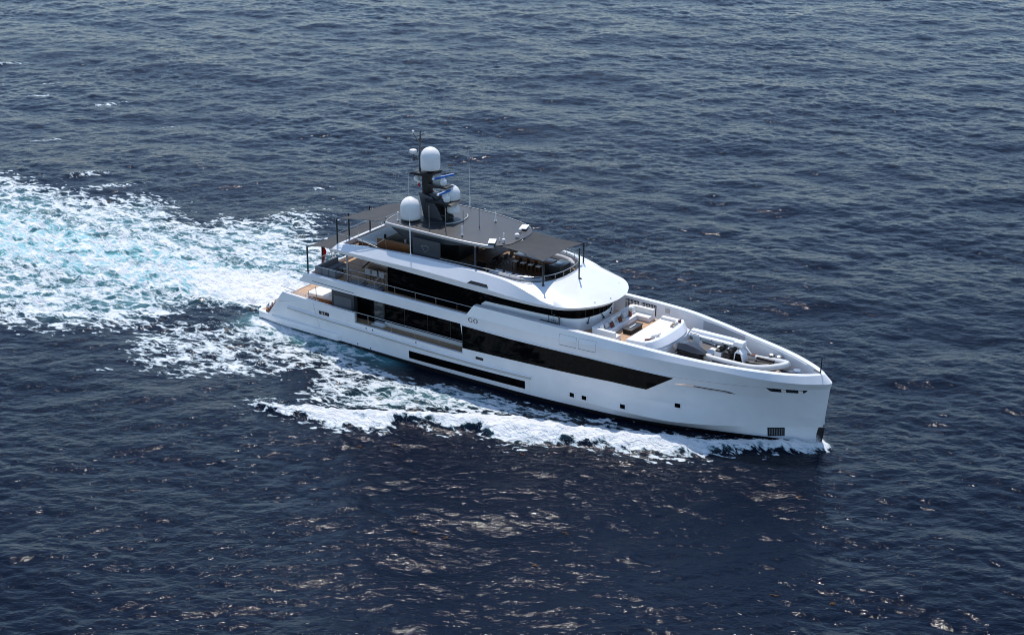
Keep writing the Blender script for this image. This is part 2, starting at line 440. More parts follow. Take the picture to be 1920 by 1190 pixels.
# rub rail
rr = MB()
rz = lambda x: float(np.interp(x, [3.7, 8.3, 12.7, 18, 23.1, 27.7], [2.11, 1.98, 1.92, 1.88, 1.83, 1.9]))
for s in (-1, 1):
    rr.tube([(x, s*(ysurf(x, rz(x))+0.05), rz(x)) for x in frange(3.75, 27.75, 60)], 0.105, 10)
rr.build("rub_rail", SILVER, hull, smooth=True)
rw = MB()
for s in (-1, 1):
    rw.tube([(x, s*(ysurf(x, rz(x)+0.09)+0.04), rz(x)+0.10) for x in frange(3.7, 27.8, 60)], 0.07, 8)
rw.build("rub_rail_top", WHITE, hull, smooth=True)
# small hull fittings
hull_patch("fairlead", 7.08, 8.1, 2.32, 2.59, 0.03, BLACK, hull, 6, 2)
hull_patch("fairlead_roller", 7.35, 7.5, 2.37, 2.55, 0.05, STEEL, hull, 1, 1); hull_patch("fairlead_roller", 7.62, 7.72, 2.37, 2.55, 0.05, STEEL, hull, 1, 1)
hull_patch("small_port", 22.75, 23.45, 2.25, 2.46, 0.02, BLACK, hull, 4, 1)
for x, z in ((11.95, 2.2), (12.6, 2.2), (17.0, 2.22), (10.99, 0.63), (12.32, 0.56)):
    hull_patch("drain_outlet", x-0.05, x+0.05, z-0.05, z+0.05, 0.02, INK, hull, 1, 1)
# shell doors drawn by their seams
def seam_loop(P, closed=True):
    m = MB()
    Q = P + [P[0]] if closed else P
    for s in (-1, 1):
        for a, b in zip(Q, Q[1:]):
            n = 8
            m.tube([(a[0]+(b[0]-a[0])*k/n, s*(ysurf(a[0]+(b[0]-a[0])*k/n, a[1]+(b[1]-a[1])*k/n)+0.002), a[1]+(b[1]-a[1])*k/n) for k in range(n+1)], 0.011, 4)
    return m
for P in ([(30.31, 6.08), (31.8, 6.09), (31.78, 5.3), (30.33, 5.26)], [(32.0, 6.12), (33.45, 6.16), (33.42, 5.34), (31.98, 5.3)]):
    h = seam_loop(P).build("bulwark_door", SEAMM, hull)
    g = seam_loop([P[3], P[2]], False); g.v = [(x, y*1.004, z) for x, y, z in g.v]
    g.build("door_gap", INK, h)
seam_loop([(6.5, 3.2), (6.66, 2.21), (7.08, 1.1)], False).build("shell_seam", SEAMM, hull)
# yacht's name in high-contrast roman capitals
def glyph(xc, zc, rx, rz_, a0, a1):
    n = 40; o, i = [], []
    for k in range(n+1):
        t = R(a0 + (a1-a0)*k/n)
        o.append((xc+rx*math.cos(t), zc+rz_*math.sin(t))); i.append((xc+rx*0.58*math.cos(t), zc+rz_*0.86*math.sin(t)))
    return o, i
nm = MB()
def put(pts): return [(x, -(ysurf(x, z)+0.012), z) for x, z in pts]
o, i = glyph(22.33, 5.36, 0.20, 0.19, 48, 318); nm.grid([put(o), put(i)])
o, i = glyph(22.80, 5.36, 0.20, 0.19, 0, 360); nm.grid([put(o), put(i)])
nm.grid([put([(22.44, 5.36), (22.44, 5.20)]), put([(22.50, 5.36), (22.50, 5.22)])])
nm.grid([put([(22.39, 5.375), (22.55, 5.375)]), put([(22.39, 5.352), (22.55, 5.352)])])
nm.grid([put([(22.455, 5.52), (22.475, 5.43)]), put([(22.48, 5.52), (22.49, 5.43)])])
nm.build("name_lettering", INK, hull)

# ---- aft bulwark wings and stern
bw = MB(); bw.prism([(1.62, 1.2), (2.45, 2.4), (3.18, 3.36), (6.5, 3.26), (10.75, 3.2), (10.75, 2.38), (2.5, 2.38)], 'y', -4.455, -4.18); both(bw)
bw.build("quarter_bulwark", WHITE, yacht, bevel=0.03)
ap = MB(); ap.prism([(1.45, 1.0), (2.47, 2.42), (3.2, 3.385), (3.5, 3.39), (2.6, 2.2), (1.9, 1.0)], 'y', -4.47, -4.16); both(ap)
ap.build("stern_fairing", WHITE, yacht, bevel=0.03)
pl = [(0.0, -3.95), (0.32, -4.3), (3.0, -4.6), (9.0, -4.66), (9.25, -4.45), (9.25, 4.45), (9.0, 4.66), (3.0, 4.6), (0.32, 4.3), (0.0, 3.95)]
swim = MB().prism(pl, 'z', 0.46, 1.03).build("swim_platform", WHITE, yacht, bevel=0.05)
box(0.28, 2.2, -3.9, 3.9, 1.0, 1.036).build("platform_teak", TEAK, swim)
mb = MB(); mb.prism([(0.85, 1.03), (2.05, 2.28), (3, 2.28), (3, 0.6), (0.85, 0.6)], 'y', -2.3, 2.3)
mb.build("transom", WHITE, yacht, bevel=0.04)
for s in (-1, 1):
    m = MB()
    for k in range(6): m.box(1.0+0.22*k, 3.0, s*2.31 if s > 0 else -4.17, 4.17 if s > 0 else -2.31, 1.037+0.2*k, 1.237+0.2*k-0.004)
    m.build("stern_step", WALN, yacht)
m = MB(); m.tube([(0.55, -3.55, 1.03), (0.55, -3.55, 1.3), (0.75, -3.45, 1.5)], 0.05, 6); m.tube([(0.75, -3.2, 1.03), (0.85, -3.2, 1.55)], 0.07, 6)
m.box(0.5, 1.0, -3.6, -3.1, 1.04, 1.2); m.tube([(0.45, -3.3, 1.04), (0.5, -3.25, 1.4)], 0.06, 6)
m.build("boarding_ladder", STEEL, swim, bevel=0.01)
# ---- main deck
box(2.15, 22.0, -4.28, 4.28, 2.05, 2.3).build("main_deck", TEAK, yacht)
box(2.02, 2.15, -4.2, 4.2, 2.1, 2.31).build("deck_edge", WALN, yacht, bevel=0.02)
mw = box(10.1, 22.0, -3.3, 3.3, 2.3, 4.8); mw.build("saloon_glass", GLASSB, yacht)
box(12.95, 21.5, -3.38, -3.302, 2.3, 2.62).build("saloon_sill", WHITE, yacht, bevel=0.01)
fr = MB()
for x in (10.12, 11.85, 12.9, 14.9, 17.2, 19.4): fr.box(x, x+0.06, -3.34, -3.301, 2.62 if x > 12.95 else 2.3, 4.8)
fr.build("mullion", BLACK, yacht)
for (xa, xb) in ((11.9, 12.85),):
    box(xa, xb, -3.335, -3.302, 2.35, 4.7).build("sliding_door", mat("door_glass_grey", (0.05, 0.055, 0.06), 0.05, var=0.2), yacht)
for s in (-1, 1):
    y0, y1 = (-3.75, -3.15) if s < 0 else (3.15, 3.75)
    lv = box(7.85, 10.15, y0, y1, 2.3, 4.8).build("side_screen", SLATE, yacht, bevel=0.03)
    m = MB()
    for k in range(22): m.box(8.08, 9.88, s*3.75-0.02, s*3.75+0.02, 2.98+0.045*k, 2.98+0.045*k+0.026)
    m.build("louvre", GREYF, lv)
box(7.2, 7.9, -3.0, 3.0, 2.3, 4.8).build("aft_door_wall", BLACK, yacht)
m = MB()
for k in range(7): m.box(10.9+0.22*k, 12.2, -4.27, -3.5, 2.3, 2.36)
stp = MB(); stp.box(12.0, 13.2, -3.9, -3.35, 2.3, 2.42).box(12.15, 13.2, -3.7, -3.35, 2.42, 2.54)
stp.build("door_step", WHITE, yacht, bevel=0.02)
# glass side rail on main deck
def glass_rail(name, pts, z0, z1, post_every, rail_r=0.028, parent=yacht, posts=True, glass=True):
    g = thing_part = MB(); rl = MB(); po = MB()
    P = [Vector((x, y, 0)) for x, y in pts]
    for a, b in zip(P, P[1:]):
        if glass: g.add([(a.x, a.y, z0), (b.x, b.y, z0), (b.x, b.y, z1-0.03), (a.x, a.y, z1-0.03)], [(0, 1, 2, 3)])
    rl.tube([(p.x, p.y, z1) for p in P], rail_r, 8)
    acc = 0; last = None
    for a, b in zip(P, P[1:]):
        L = (b-a).length; n = max(1, round(L/post_every)) if L > post_every*0.6 else 1
        for k in range(n if b is not P[-1] else n+1):
            q = a + (b-a)*(k/n)
            if last is None or (q-last).length > post_every*0.45:
                po.tube([(q.x, q.y, z0-0.1), (q.x, q.y, z1)], 0.018, 6); last = q
    r = rl.build(name, STEEL, parent, smooth=True)
    if glass: g.build("glass_panel", GLASS, r)
    if posts: po.build("stanchion", STEEL, r, smooth=True)
    return r
for s in (-1, 1):
    glass_rail("side_rail", [(8.7, s*4.36), (12.06, s*4.36), (21.45, s*4.4)], 2.42, 3.27, 2.35)
    rl = MB()
    rl.tube([(2.6, s*3.95, 3.62), (6.1, s*3.95, 3.34)], 0.03, 8); rl.tube([(3.2, s*4.2, 3.45), (6.9, s*4.22, 3.36)], 0.022, 8)
    rl = rl.build("quarter_rail", STEEL, yacht, smooth=True); rp = MB()
    for x in (4.2, 5.2, 6.0): rp.tube([(x, s*3.95, 2.3), (x, s*3.95, 3.62-(x-2.6)*0.08)], 0.02, 6)
    rp.build("rail_post", STEEL, rl, smooth=True)
    gt = MB(); gt.tube([(4.9, s*3.2, 2.3), (4.9, s*3.2, 3.42), (5.7, s*3.2, 3.97), (5.75, s*3.2, 2.3)], 0.03, 8)
    gt.build("stair_gate", STEEL, yacht, smooth=True)

# ---- upper deck
prof = [(4.60, 4.80), (4.63, 5.55), (4.56, 5.66), (4.34, 5.66), (4.30, 5.33)]
def aft_x(z): return 5.15 + (z-4.8)*0.93
mb = MB()
rows = []
for x in [None] + frange(8, 21.9, 14):
    rows.append([(aft_x(z) if x is None else x, -y, z) for y, z in prof])
mb.grid(rows); both(mb)
mb.prism([(5.15, 4.80), (5.92, 5.63), (5.97, 5.66), (6.2, 5.66), (6.2, 5.33), (6.1, 4.80)], 'y', -4.6, 4.6)
upb = mb.build("upper_deck_band", WHITE, yacht, smooth=True, sharp=20)
g = MB()
for s in (-1, 1): g.prism([(6.62, 5.07), (10.87, 4.96), (10.87, 5.0), (6.62, 5.11)], 'y', s*4.60, s*4.622)
g.build("band_groove", INK, upb)
box(5.75, 22.2, -4.55, 4.55, 4.78, 5.32).build("upper_deck_slab", WHITEM, yacht)
box(6.15, 29.6, -4.28, 4.28, 5.322, 5.345).build("upper_deck_teak", TEAK, yacht)
# house wall and windows
HW = [(13.4, 3.4), (17, 3.5), (22.55, 3.55), (25.5, 3.42), (28.0, 3.2), (29.3, 3.02), (30.1, 2.75), (30.7, 2.28), (31.1, 1.5), (31.33, 0.7), (31.4, 0.0)]
ix = pchip([(i, p[0]) for i, p in enumerate(HW)]); iy = pchip([(i, p[1]) for i, p in enumerate(HW)])
hp = [(ix(10*k/100), -iy(10*k/100)) for k in range(101)]
hp = hp + [(x, -y) for x, y in hp[:-1][::-1]]
def inset(P, d):
    out = []
    for i, (x, y) in enumerate(P):
        a = Vector(P[max(i-1, 0)]); b = Vector(P[min(i+1, len(P)-1)]); t = (b-a).normalized()
        out.append((x - t.y*d, y + t.x*d))
    return out
gl = inset(hp, 0.03)
mb = MB(); mb.grid([[(x, y, z) for x, y in gl] for z in (5.34, 6.3, 7.2, 7.95)])
mb.face([(13.4, -3.4, 5.34), (13.4, 3.4, 5.34), (13.4, 3.4, 7.95), (13.4, -3.4, 7.95)])
mb.build("house_glazing", GLASSB, yacht, smooth=True)
def wtop(x): return float(np.interp(x, [22.4, 22.75, 25, 31.4], [6.2, 6.66, 6.66, 6.60]))
wl = [p for p in hp if p[0] >= 22.4]
mb = MB(); mb.grid([[(x, y, 4.9) for x, y in wl], [(x, y, wtop(x)-0.02) for x, y in wl], [(p[0], p[1], wtop(q[0])) for p, q in zip(inset(wl, 0.012), wl)], [(p[0], p[1], wtop(q[0])) for p, q in zip(inset(wl, 0.08), wl)]])
mb.face([(22.4, -3.55, 4.9), (22.4, -3.3, 4.9), (22.4, -3.3, 6.2), (22.4, -3.55, 6.2)]); mb.face([(22.4, 3.55, 4.9), (22.4, 3.3, 4.9), (22.4, 3.3, 6.2), (22.4, 3.55, 6.2)])
wall = mb.build("house_wall", WHITE, yacht, smooth=True)
# frames behind the wheelhouse glass
m = MB()
for i, (x, y) in enumerate(inset(hp, -0.004)):
    if i in (74, 82, 90, 96, 104, 110, 118, 126):
        m.tube([(x, y, 6.64), (x, y, 7.8)], 0.03, 4)
m.build("window_mullion", BLACK, yacht)
dr = MB()
for xa, xb, za, zb in ((28.42, 28.45, 5.4, 6.66), (29.3, 29.33, 5.4, 6.7)):
    dr.box(xa, xb, -3.22, -3.0, za, zb)
dr.build("door_seam", SEAMM, wall)
m = MB(); m.tube([(28.72, -3.19, 7.42), (28.72, -3.19, 6.8), (29.0, -3.16, 6.8)], 0.02, 6); m.build("door_handle", STEEL, wall, smooth=True)
m = MB(); m.tube([(29.35, -3.08, 5.4), (29.35, -3.12, 6.75)], 0.022, 6); m.build("grab_pole", STEEL, wall, smooth=True)
em = MB(); yy = -3.185
em.tube([(28.86+0.19*math.cos(t), yy, 6.33+0.19*math.sin(t)) for t in [2*math.pi*k/28 for k in range(29)]], 0.008, 4)
em.tube([(28.78, yy, 6.24), (28.87, yy, 6.42), (28.95, yy, 6.24)], 0.012, 4); em.tube([(28.81, yy, 6.42), (28.93, yy, 6.25)], 0.018, 4)
em.build("round_crest", SLATE, wall)
box(28.05, 29.6, -4.08, -3.62, 5.9, 6.42).build("boarding_gate_recess", SLATE, yacht, bevel=0.02)
for px_, py_, dx, dy in ((31.0, -1.7, 0.0, -0.25), (31.36, -0.55, 0.0, 0.25), (31.3, 0.95, 0.0, -0.2)):
    w = MB(); w.tube([(px_+0.06, py_, 6.62), (px_+0.1, py_+dx+dy, 6.25)], 0.035, 5); w.box(px_+0.02, px_+0.14, py_+dy-0.06, py_+dy+0.06, 6.18, 6.28); w.build("wiper", BLACK, yacht)
# upper deck rails
for s in (-1, 1):
    r = MB(); r.tube([(5.9, s*4.25, 6.28), (10.0, s*4.3, 6.30), (15.8, s*4.3, 6.24), (22.3, s*4.3, 6.24)], 0.026, 8)
    rail = r.build("upper_side_rail", STEEL, yacht, smooth=True)
    p = MB()
    for x in (6.9, 8.2, 9.7, 11.2, 12.8, 14.8, 16.8, 18.8, 20.8): p.tube([(x, s*4.3, 5.6), (x, s*4.3, 6.27)], 0.018, 6)
    p.build("stanchion", STEEL, rail, smooth=True)
    gp = MB(); gp.add([(13.0, s*4.3, 5.68), (22.2, s*4.3, 5.68), (22.2, s*4.3, 6.2), (13.0, s*4.3, 6.2)], [(0, 1, 2, 3)]); gp.build("glass_panel", GLASS, rail)
    ir = MB(); ir.tube([(8.95, s*3.5, 6.3), (9.7, s*3.5, 6.36), (12.5, s*3.5, 6.38), (12.3, s*3.5, 6.05)], 0.03, 8); ir.tube([(12.25, s*3.5, 6.0), (13.35, s*3.5, 6.95), (13.3, s*3.5, 5.4)], 0.03, 8)
    ir = ir.build("stair_rail", STEEL, yacht, smooth=True); rp = MB()
    for x in (9.0, 9.7, 11.0, 12.4): rp.tube([(x, s*3.5, 5.35), (x, s*3.5, 6.34)], 0.02, 6)
    rp.build("rail_post", STEEL, ir, smooth=True)
    c = MB(); c.tube([(9.83, s*4.0, 5.35), (9.83, s*4.0, 7.9)], 0.085, 12); c.build("deck_column", STEEL, yacht, smooth=True)
ar = MB(); ar.tube([(5.75, -4.1, 6.30), (5.75, 0, 6.34), (5.75, 4.1, 6.30)], 0.028, 8)
ar = ar.build("stern_rail", STEEL, yacht, smooth=True); rp = MB()
for y in (-4.1, -1.4, 1.4, 4.1): rp.tube([(5.85, y, 5.6), (5.75, y, 6.3)], 0.02, 6)
rp.build("rail_post", STEEL, ar, smooth=True)

# ---- sundeck with its moulded brow
def ctrl(P, K=6):
    n = len(P); fx, fy, fz = (pchip([(i, p[j]) for i, p in enumerate(P)]) for j in range(3))
    return [(fx(i/K), fy(i/K), fz(i/K)) for i in range((n-1)*K+1)]
A_ = [(8.5,4.45,8.02),(10.7,4.47,7.98),(13,4.48,7.93),(17,4.48,7.85),(21,4.5,7.76),(24.5,4.5,7.70),(26.3,4.45,7.67),(27.6,4.36,7.64),(28.65,4.2,7.62),(30,3.84,7.6),(31.05,3.06,7.6),(31.83,1.97,7.6),(32.2,1,7.6),(32.3,0,7.6)]
B_ = [(8.8,4.62,8.3),(10.7,4.64,8.32),(13,4.65,8.32),(17,4.68,8.38),(21,4.68,8.3),(24.5,4.66,8.12),(26.3,4.58,8.0),(27.6,4.5,7.93),(28.75,4.35,7.9),(30.2,3.97,7.88),(31.3,3.2,7.88),(32.12,2.05,7.88),(32.5,1.02,7.88),(32.6,0,7.88)]
C_ = [(9.03,4.2,8.62),(10.7,4.15,8.77),(13,4.12,8.97),(17,4.08,9.08),(21,4.05,9.1),(24.5,4.06,9.0),(26.3,4.16,8.76),(27.6,4.25,8.42),(28.68,4.26,8.08),(30.13,3.92,7.925),(31.22,3.16,7.915),(32.04,2.02,7.915),(32.43,1,7.915),(32.53,0,7.915)]
D_ = [(9.1,3.95,8.62),(10.7,3.9,8.77),(13,3.85,8.98),(17,3.62,9.09),(21,3.55,9.11),(24.5,3.55,9.01),(25.6,3.52,8.95),(26.4,3.3,8.92),(27.0,2.95,8.9),(27.5,2.4,8.89),(27.82,1.75,8.88),(28.0,1.15,8.87),(28.08,.55,8.87),(28.1,0,8.87)]
a, b, c, d = map(ctrl, (A_, B_, C_, D_))
def mixp(p, q, t, dz=0): return [(u[0]+(v[0]-u[0])*t, u[1]+(v[1]-u[1])*t, u[2]+(v[2]-u[2])*t+dz) for u, v in zip(p, q)]
nb = len(a)
bulge = [max(0.0, min(1.0, (p[0]-24)/6)) for p in b]
cd1 = [(p[0], p[1], p[2]+0.07*w) for p, w in zip(mixp(c, d, 0.3), bulge)]
cd2 = [(p[0], p[1], p[2]+0.06*w) for p, w in zip(mixp(c, d, 0.65), bulge)]
e = [(p[0]-0.0, max(p[1]-0.05, 0), 8.16) for p in d]
e = [(p[0]-(0.05 if p[1] < 3 else 0), p[1], p[2]) for p in e]
mb = MB()
rows = list(map(list, zip(*[[(x, -y, z) for x, y, z in q] for q in (a, b, c, cd1, cd2, d, e)])))
mb.grid(rows); both(mb)
# soffit
mb.grid([[(x, -y, z) for x, y, z in a], [(x, y, z) for x, y, z in a]])
mb.prism([(8.5, 8.02), (8.8, 8.3), (9.03, 8.62), (9.3, 8.62), (9.3, 8.3), (9.2, 8.02)], 'y', -4.2, 4.2)
brow = mb.build("sundeck_moulding", WHITE, yacht, smooth=True, sharp=20)
fl = MB(); fl.grid([[(x, -y, 8.19) for x, y, z in e], [(x, y, 8.19) for x, y, z in e]]); fl.build("sundeck_floor", mat("shaded_teak", (0.20, 0.125, 0.07), 0.65, var=0.15, vscale=4), yacht)  # darker copy of the teak: the hardtop's shade is put into its colour
m = MB()
for s in (-1, 1): m.prism([(22.02, 8.27), (22.3, 8.46), (23.7, 8.46), (23.92, 8.30)], 'y', s*4.42, s*4.36)
vent = MB()
fb = lambda x, z: float(np.interp(z, [8.0, 8.86], [4.66, 4.0]))
for s in (-1, 1):
    vent.add([(22.05, s*4.69, 8.30), (23.95, s*4.66, 8.28), (23.75, s*4.50, 8.46), (22.3, s*4.53, 8.49)], [(0, 1, 2, 3)])
vent.build("side_vent", BLACK, brow, thick=0.03)
for x, y in ((29.4, -1.4), (30.4, -3.4), (31.7, -2.0), (32.2, -0.6), (29.5, 1.5), (31.2, 2.2)):
    zz = 8.5 if x < 30 else 8.15
    recess = MB().lathe([(0.05, 0), (0.05, 0.04)], x, y, float(np.interp(math.hypot((x-28.1)/4.5, y/4.2), [0, 0.6, 1], [8.62, 8.42, 7.92])), 10); recess.build("deck_fitting", STEEL, brow)
# coaming rail with glass round the front
cr = [(x, y) for x, y, z in d if x > 22.5]
path = [(x, -y) for x, y in cr] + [(x, y) for x, y in cr[:-1][::-1]]
glass_rail("sundeck_rail", path, 8.93, 9.30, 1.9)
m = MB()
for s in (-1, 1): m.tube([(x, s*(y+0.07), z+0.02) for x, y, z in d if x > 12], 0.02, 6)
m.build("coaming_gutter", INK, brow, smooth=True)
for s in (-1, 1):
    r = MB(); r.tube([(18.7, s*3.6, 9.22), (21, s*3.55, 9.26), (23.0, s*3.53, 9.28)], 0.03, 8); r.build("hand_rail", STEEL, yacht, smooth=True)
    r = MB(); r.tube([(8.95, s*4.05, 9.45), (11.0, s*4.1, 9.42), (13.2, s*4.05, 9.05)], 0.02, 8); r.tube([(12.0, s*3.75, 8.75), (13.5, s*3.7, 9.8), (13.6, s*3.7, 8.8)], 0.02, 8)
    r.tube([(11.6, s*3.75, 8.75), (12.4, s*3.7, 9.35)], 0.02, 8)
    r = r.build("sundeck_side_rail", STEEL, yacht, smooth=True); rp = MB()
    for x in (9.9, 10.8, 11.5): rp.tube([(x, s*4.07, 8.6), (x, s*4.07, 9.44)], 0.018, 6)
    rp.build("rail_post", STEEL, r, smooth=True)
r = MB(); r.tube([(8.95, -4.05, 9.45), (8.95, 0, 9.5), (8.95, 4.05, 9.45)], 0.02, 8)
r = r.build("sundeck_stern_rail", STEEL, yacht, smooth=True); rp = MB()
for y in (-1.5, 1.5, 3.9): rp.tube([(8.95, y, 8.6), (8.95, y, 9.46)], 0.018, 6)
rp.build("rail_post", STEEL, r, smooth=True)
# slate side screens with a shield outline
for s in (-1, 1):
    sc = MB(); sc.box(16.0, 18.62, s*3.42-0.06, s*3.42+0.06, 8.2, 10.4); sc = sc.build("sundeck_screen", SLATE, yacht, bevel=0.02)
    sh = MB(); yy = s*3.49
    sh.tube([(16.85, yy, 9.86), (17.2, yy, 9.92), (17.56, yy, 9.86), (17.52, yy, 9.65), (17.2, yy, 9.38), (16.98, yy, 9.66), (16.85, yy, 9.86)], 0.012, 5)
    sh.build("shield_outline", SILVER, sc)
for s in (-1, 1):
    p = MB(); p.tube([(21.8, s*3.3, 8.86), (21.8, s*3.28, 10.7)], 0.09, 12); p.build("hardtop_post", SLATE, yacht, smooth=True)
box(15.6, 18.6, -1.0, 1.6, 8.2, 10.3).build("bar_lobby", BLACK, yacht, bevel=0.03)
# hot-tub surround and sunbathing deck
wp = MB(); wp.prism([(12.15, 8.2), (12.15, 9.42), (15.45, 9.50), (15.45, 8.2)], 'y', -3.06, -3.0); wp.prism([(12.15, 8.2), (12.15, 9.42), (15.45, 9.50), (15.45, 8.2)], 'y', 3.0, 3.06)
wp.build("wood_screen", WALN, yacht, bevel=0.01)
box(12.4, 15.5, -2.95, 2.95, 8.2, 9.25).build("spa_surround", BLACK, yacht, bevel=0.05)
for s in (-1, 1):
    v = MB(); v.tube([(14.7, s*2.7, 9.25), (14.7, s*2.7, 9.66)], 0.09, 12); v.lathe([(0.11, 0), (0.11, 0.06)], 14.7, s*2.7, 9.64, 14); v.build("spa_pillar", SILVER, yacht, smooth=True)
    v = MB(); v.tube([(12.6, s*2.6, 9.2), (12.6, s*2.6, 9.66)], 0.1, 12); v.build("spa_post", BLACK, yacht, smooth=True)

# ---- hardtop
T_ = [(12.9,0,11.08),(12.92,1.8,11.07),(13.22,3.28,11.02),(13.6,3.4,11.01),(16,3.44,11.0),(19,3.38,10.96),(21.3,3.12,10.88),(22.5,2.8,10.82),(23.35,2.1,10.78),(23.8,1.05,10.76),(23.92,0,10.76)]
U_ = [(14.1,0,10.35),(14.1,1.8,10.35),(14.15,3.0,10.32),(14.9,3.15,10.1),(17,3.2,10.08),(19.3,3.14,10.3),(21.3,2.95,10.56),(22.4,2.68,10.66),(23.2,2.0,10.66),(23.65,1.0,10.66),(23.77,0,10.66)]
t_, u_ = ctrl(T_), ctrl(U_)
top = mixp(t_, [(min(max(p[0], 14), 22.8), p[1]*0.9, p[2]+0.03) for p in t_], 1.0)
mb = MB()
mb.grid([[(x, -y, z) for x, y, z in t_], [(x, -y, z) for x, y, z in u_]]); both(mb)
mb.grid([[(x, -y, z) for x, y, z in u_], [(x, y, z) for x, y, z in u_]])
ht = mb.build("hardtop", SLATE, yacht, smooth=True)
tp = MB(); tp.grid([[(x, y*k, z + 0.002 + 0.07*(1-k*k)) for x, y, z in t_] for k in [-1 + i/8 for i in range(17)]])
tp.build("hardtop_deck", DARKTOP, ht, smooth=True)
m = MB()
for s in (-1, 1):
    q = t_[10:46]; rows = []
    for dy_, dz_ in ((-0.10, 0.035), (-0.05, 0.033), (-0.01, 0.02), (0.035, -0.03), (0.045, -0.12), (0.02, -0.2)):
        rows.append([(x, s*(y+dy_), z+dz_) for x, y, z in q])
    m.grid(rows)
m.build("hardtop_edge", SILVER, ht, smooth=True)
m = MB(); m.tube([(x, y, z) for x, y, z in t_[:11]][::-1] + [(x, -y, z) for x, y, z in t_[1:11]], 0.04, 6); m.build("hardtop_aft_trim", SILVER, ht, smooth=True)
m = MB()
m.tube([(13.0, s_*1.0, 11.25) for s_ in (-3, -2, 0, 2, 3)], 0.02, 6)
for y in (-3, 0, 3): m.tube([(13.0, y, 11.05), (13.0, y, 11.25)], 0.018, 6)
m.build("hardtop_rail", STEEL, ht, smooth=True)
m = MB(); m.tube([(17.2+0.9*math.cos(R(t)), 0.2+1.5*math.sin(R(t)), 11.12) for t in range(-70, 80, 10)], 0.045, 8); m.build("mast_hoop", SILVER, ht, smooth=True)
m = MB(); m.tube([(15.6+1.9*math.cos(R(t)), -0.3+1.5*math.sin(R(t)), 11.09) for t in range(200, 340, 10)], 0.025, 6); m.build("cable_track", DARKTOP, ht, smooth=True)
# antennas and little domes on the hardtop
def ant(name, x, y, z, h, r, m_=STEEL): q = MB(); q.tube([(x, y, z), (x, y, z+h)], r, 8); q.lathe([(r*1.8, 0), (r*1.8, 0.07)], x, y, z, 8); return q.build(name, m_, ht, smooth=True)
for x, y, h, r, m_ in ((16.83, -2.41, 1.75, 0.032, STEEL), (18.28, -2.25, 1.75, 0.035, STEEL), (18.3, 0.0, 1.0, 0.02, SLATE), (19.87, -0.05, 1.6, 0.028, STEEL)):
    ant("whip_antenna", x, y, 11.02, h, r, m_)
for x, y in ((19.95, -2.4), (20.13, 1.75), (13.85, -2.5)): ant("stub_antenna", x, y, 11.0, 0.72, 0.055, WHITEM)
def puck(x, y, z, h, r):
    q = MB(); q.tube([(x, y, z), (x, y, z+h)], 0.03, 6); q.lathe([(0.02, h-0.06), (r*0.8, h-0.05), (r, h+0.02), (r*0.8, h+0.09), (0.02, h+0.12)], x, y, z, 16); return q.build("gps_puck", WHITEM, ht, smooth=True)
for x, y, h, r in ((23.0, -1.22, 0.55, 0.06), (23.25, -1.6, 0.25, 0.13), (23.45, -0.1, 0.28, 0.19), (22.98, 0.99, 0.28, 0.13), (22.85, -1.55, 0.2, 0.05)): puck(x, y, 10.8, h, r)
for cx, cy, rot in ((22.58, -2.15, 28), (22.7, 1.95, 20)):
    a0 = R(rot); ca, sa = math.cos(a0), math.sin(a0)
    q = MB().prism([(cx+ca*u-sa*v, cy+sa*u+ca*v) for u, v in ((-0.28, -0.5), (0.28, -0.5), (0.28, 0.5), (-0.28, 0.5))], 'z', 10.96, 11.01)
    f = q.build("flat_antenna", WHITEM, ht, bevel=0.02)
    box(cx-0.15, cx+0.15, cy-0.15, cy+0.15, 10.8, 10.96).build("antenna_foot", BLACK, f)
for s in (-1, 1):
    q = MB(); q.tube([(16.12, s*3.9, 9.02), (16.1, s*3.9, 11.6)], 0.042, 8); q.tube([(16.1, s*3.9, 11.6), (16.05, s*3.9, 15.6)], 0.016, 6, 0.008)
    q.lathe([(0.12, 0), (0.12, 0.08)], 16.12, s*3.9, 9.04, 10); q.build("tall_whip_antenna", WHITEM, yacht, smooth=True)

# ---- mast
def dome(name, x, y, z, r, h, parent):
    prof = [(r*0.90, 0), (r*0.97, 0.03*h), (r, 0.14*h)] + [(r, 0.14*h + (h-r-0.14*h)*k/3) for k in (1, 2, 3)]
    prof += [(r*math.cos(R(t)), h-r+r*math.sin(R(t))) for t in range(10, 90, 8)] + [(0.01, h)]
    o = MB().lathe(prof, x, y, z, 36).build(name, WHITEM, parent, smooth=True, sharp=50)
    return o
mast = MB().prism([(14.55, 12.5), (15.3, 12.9), (16.3, 12.2), (16.2, 11.06), (15.0, 11.06)], 'y', -0.56, 0.56).build("mast", BLACK, yacht)
fin = MB()
for s in (-1, 1):
    fin.prism([(14.5, 12.95), (15.65, 12.8), (16.75, 11.05), (14.95, 11.05)], 'y', s*0.62-0.05, s*0.62+0.05)
fin.build("mast_fin", MASTG, mast, bevel=0.03)
sl = MB()
for k in range(8):
    z = 11.35 + 0.17*k; xa = 14.55 + (12.95-z)*0.2
    sl.box(xa+0.1, xa+0.75, -0.678, -0.666, z, z+0.03)
sl.build("mast_vent_slot", BLACK, mast)
e_ = MB()
for s in (-1, 1): e_.tube([(15.65, s*0.62, 12.82), (16.72, s*0.62, 11.1)], 0.07, 8)
e_.build("mast_edge", SLATE, mast, smooth=True)
s2 = MB(); s2.tube([(15.9, 0.3, 12.3), (17.1, 0.3, 11.15)], 0.13, 8); s2.build("mast_strut", MASTG, mast, smooth=True)
c = MB(); c.prism([(14.55, -0.28), (15.2, -0.28), (15.2, 0.28), (14.55, 0.28)], 'z', 12.7, 14.45); c.build("mast_column", BLACK, mast, bevel=0.05)
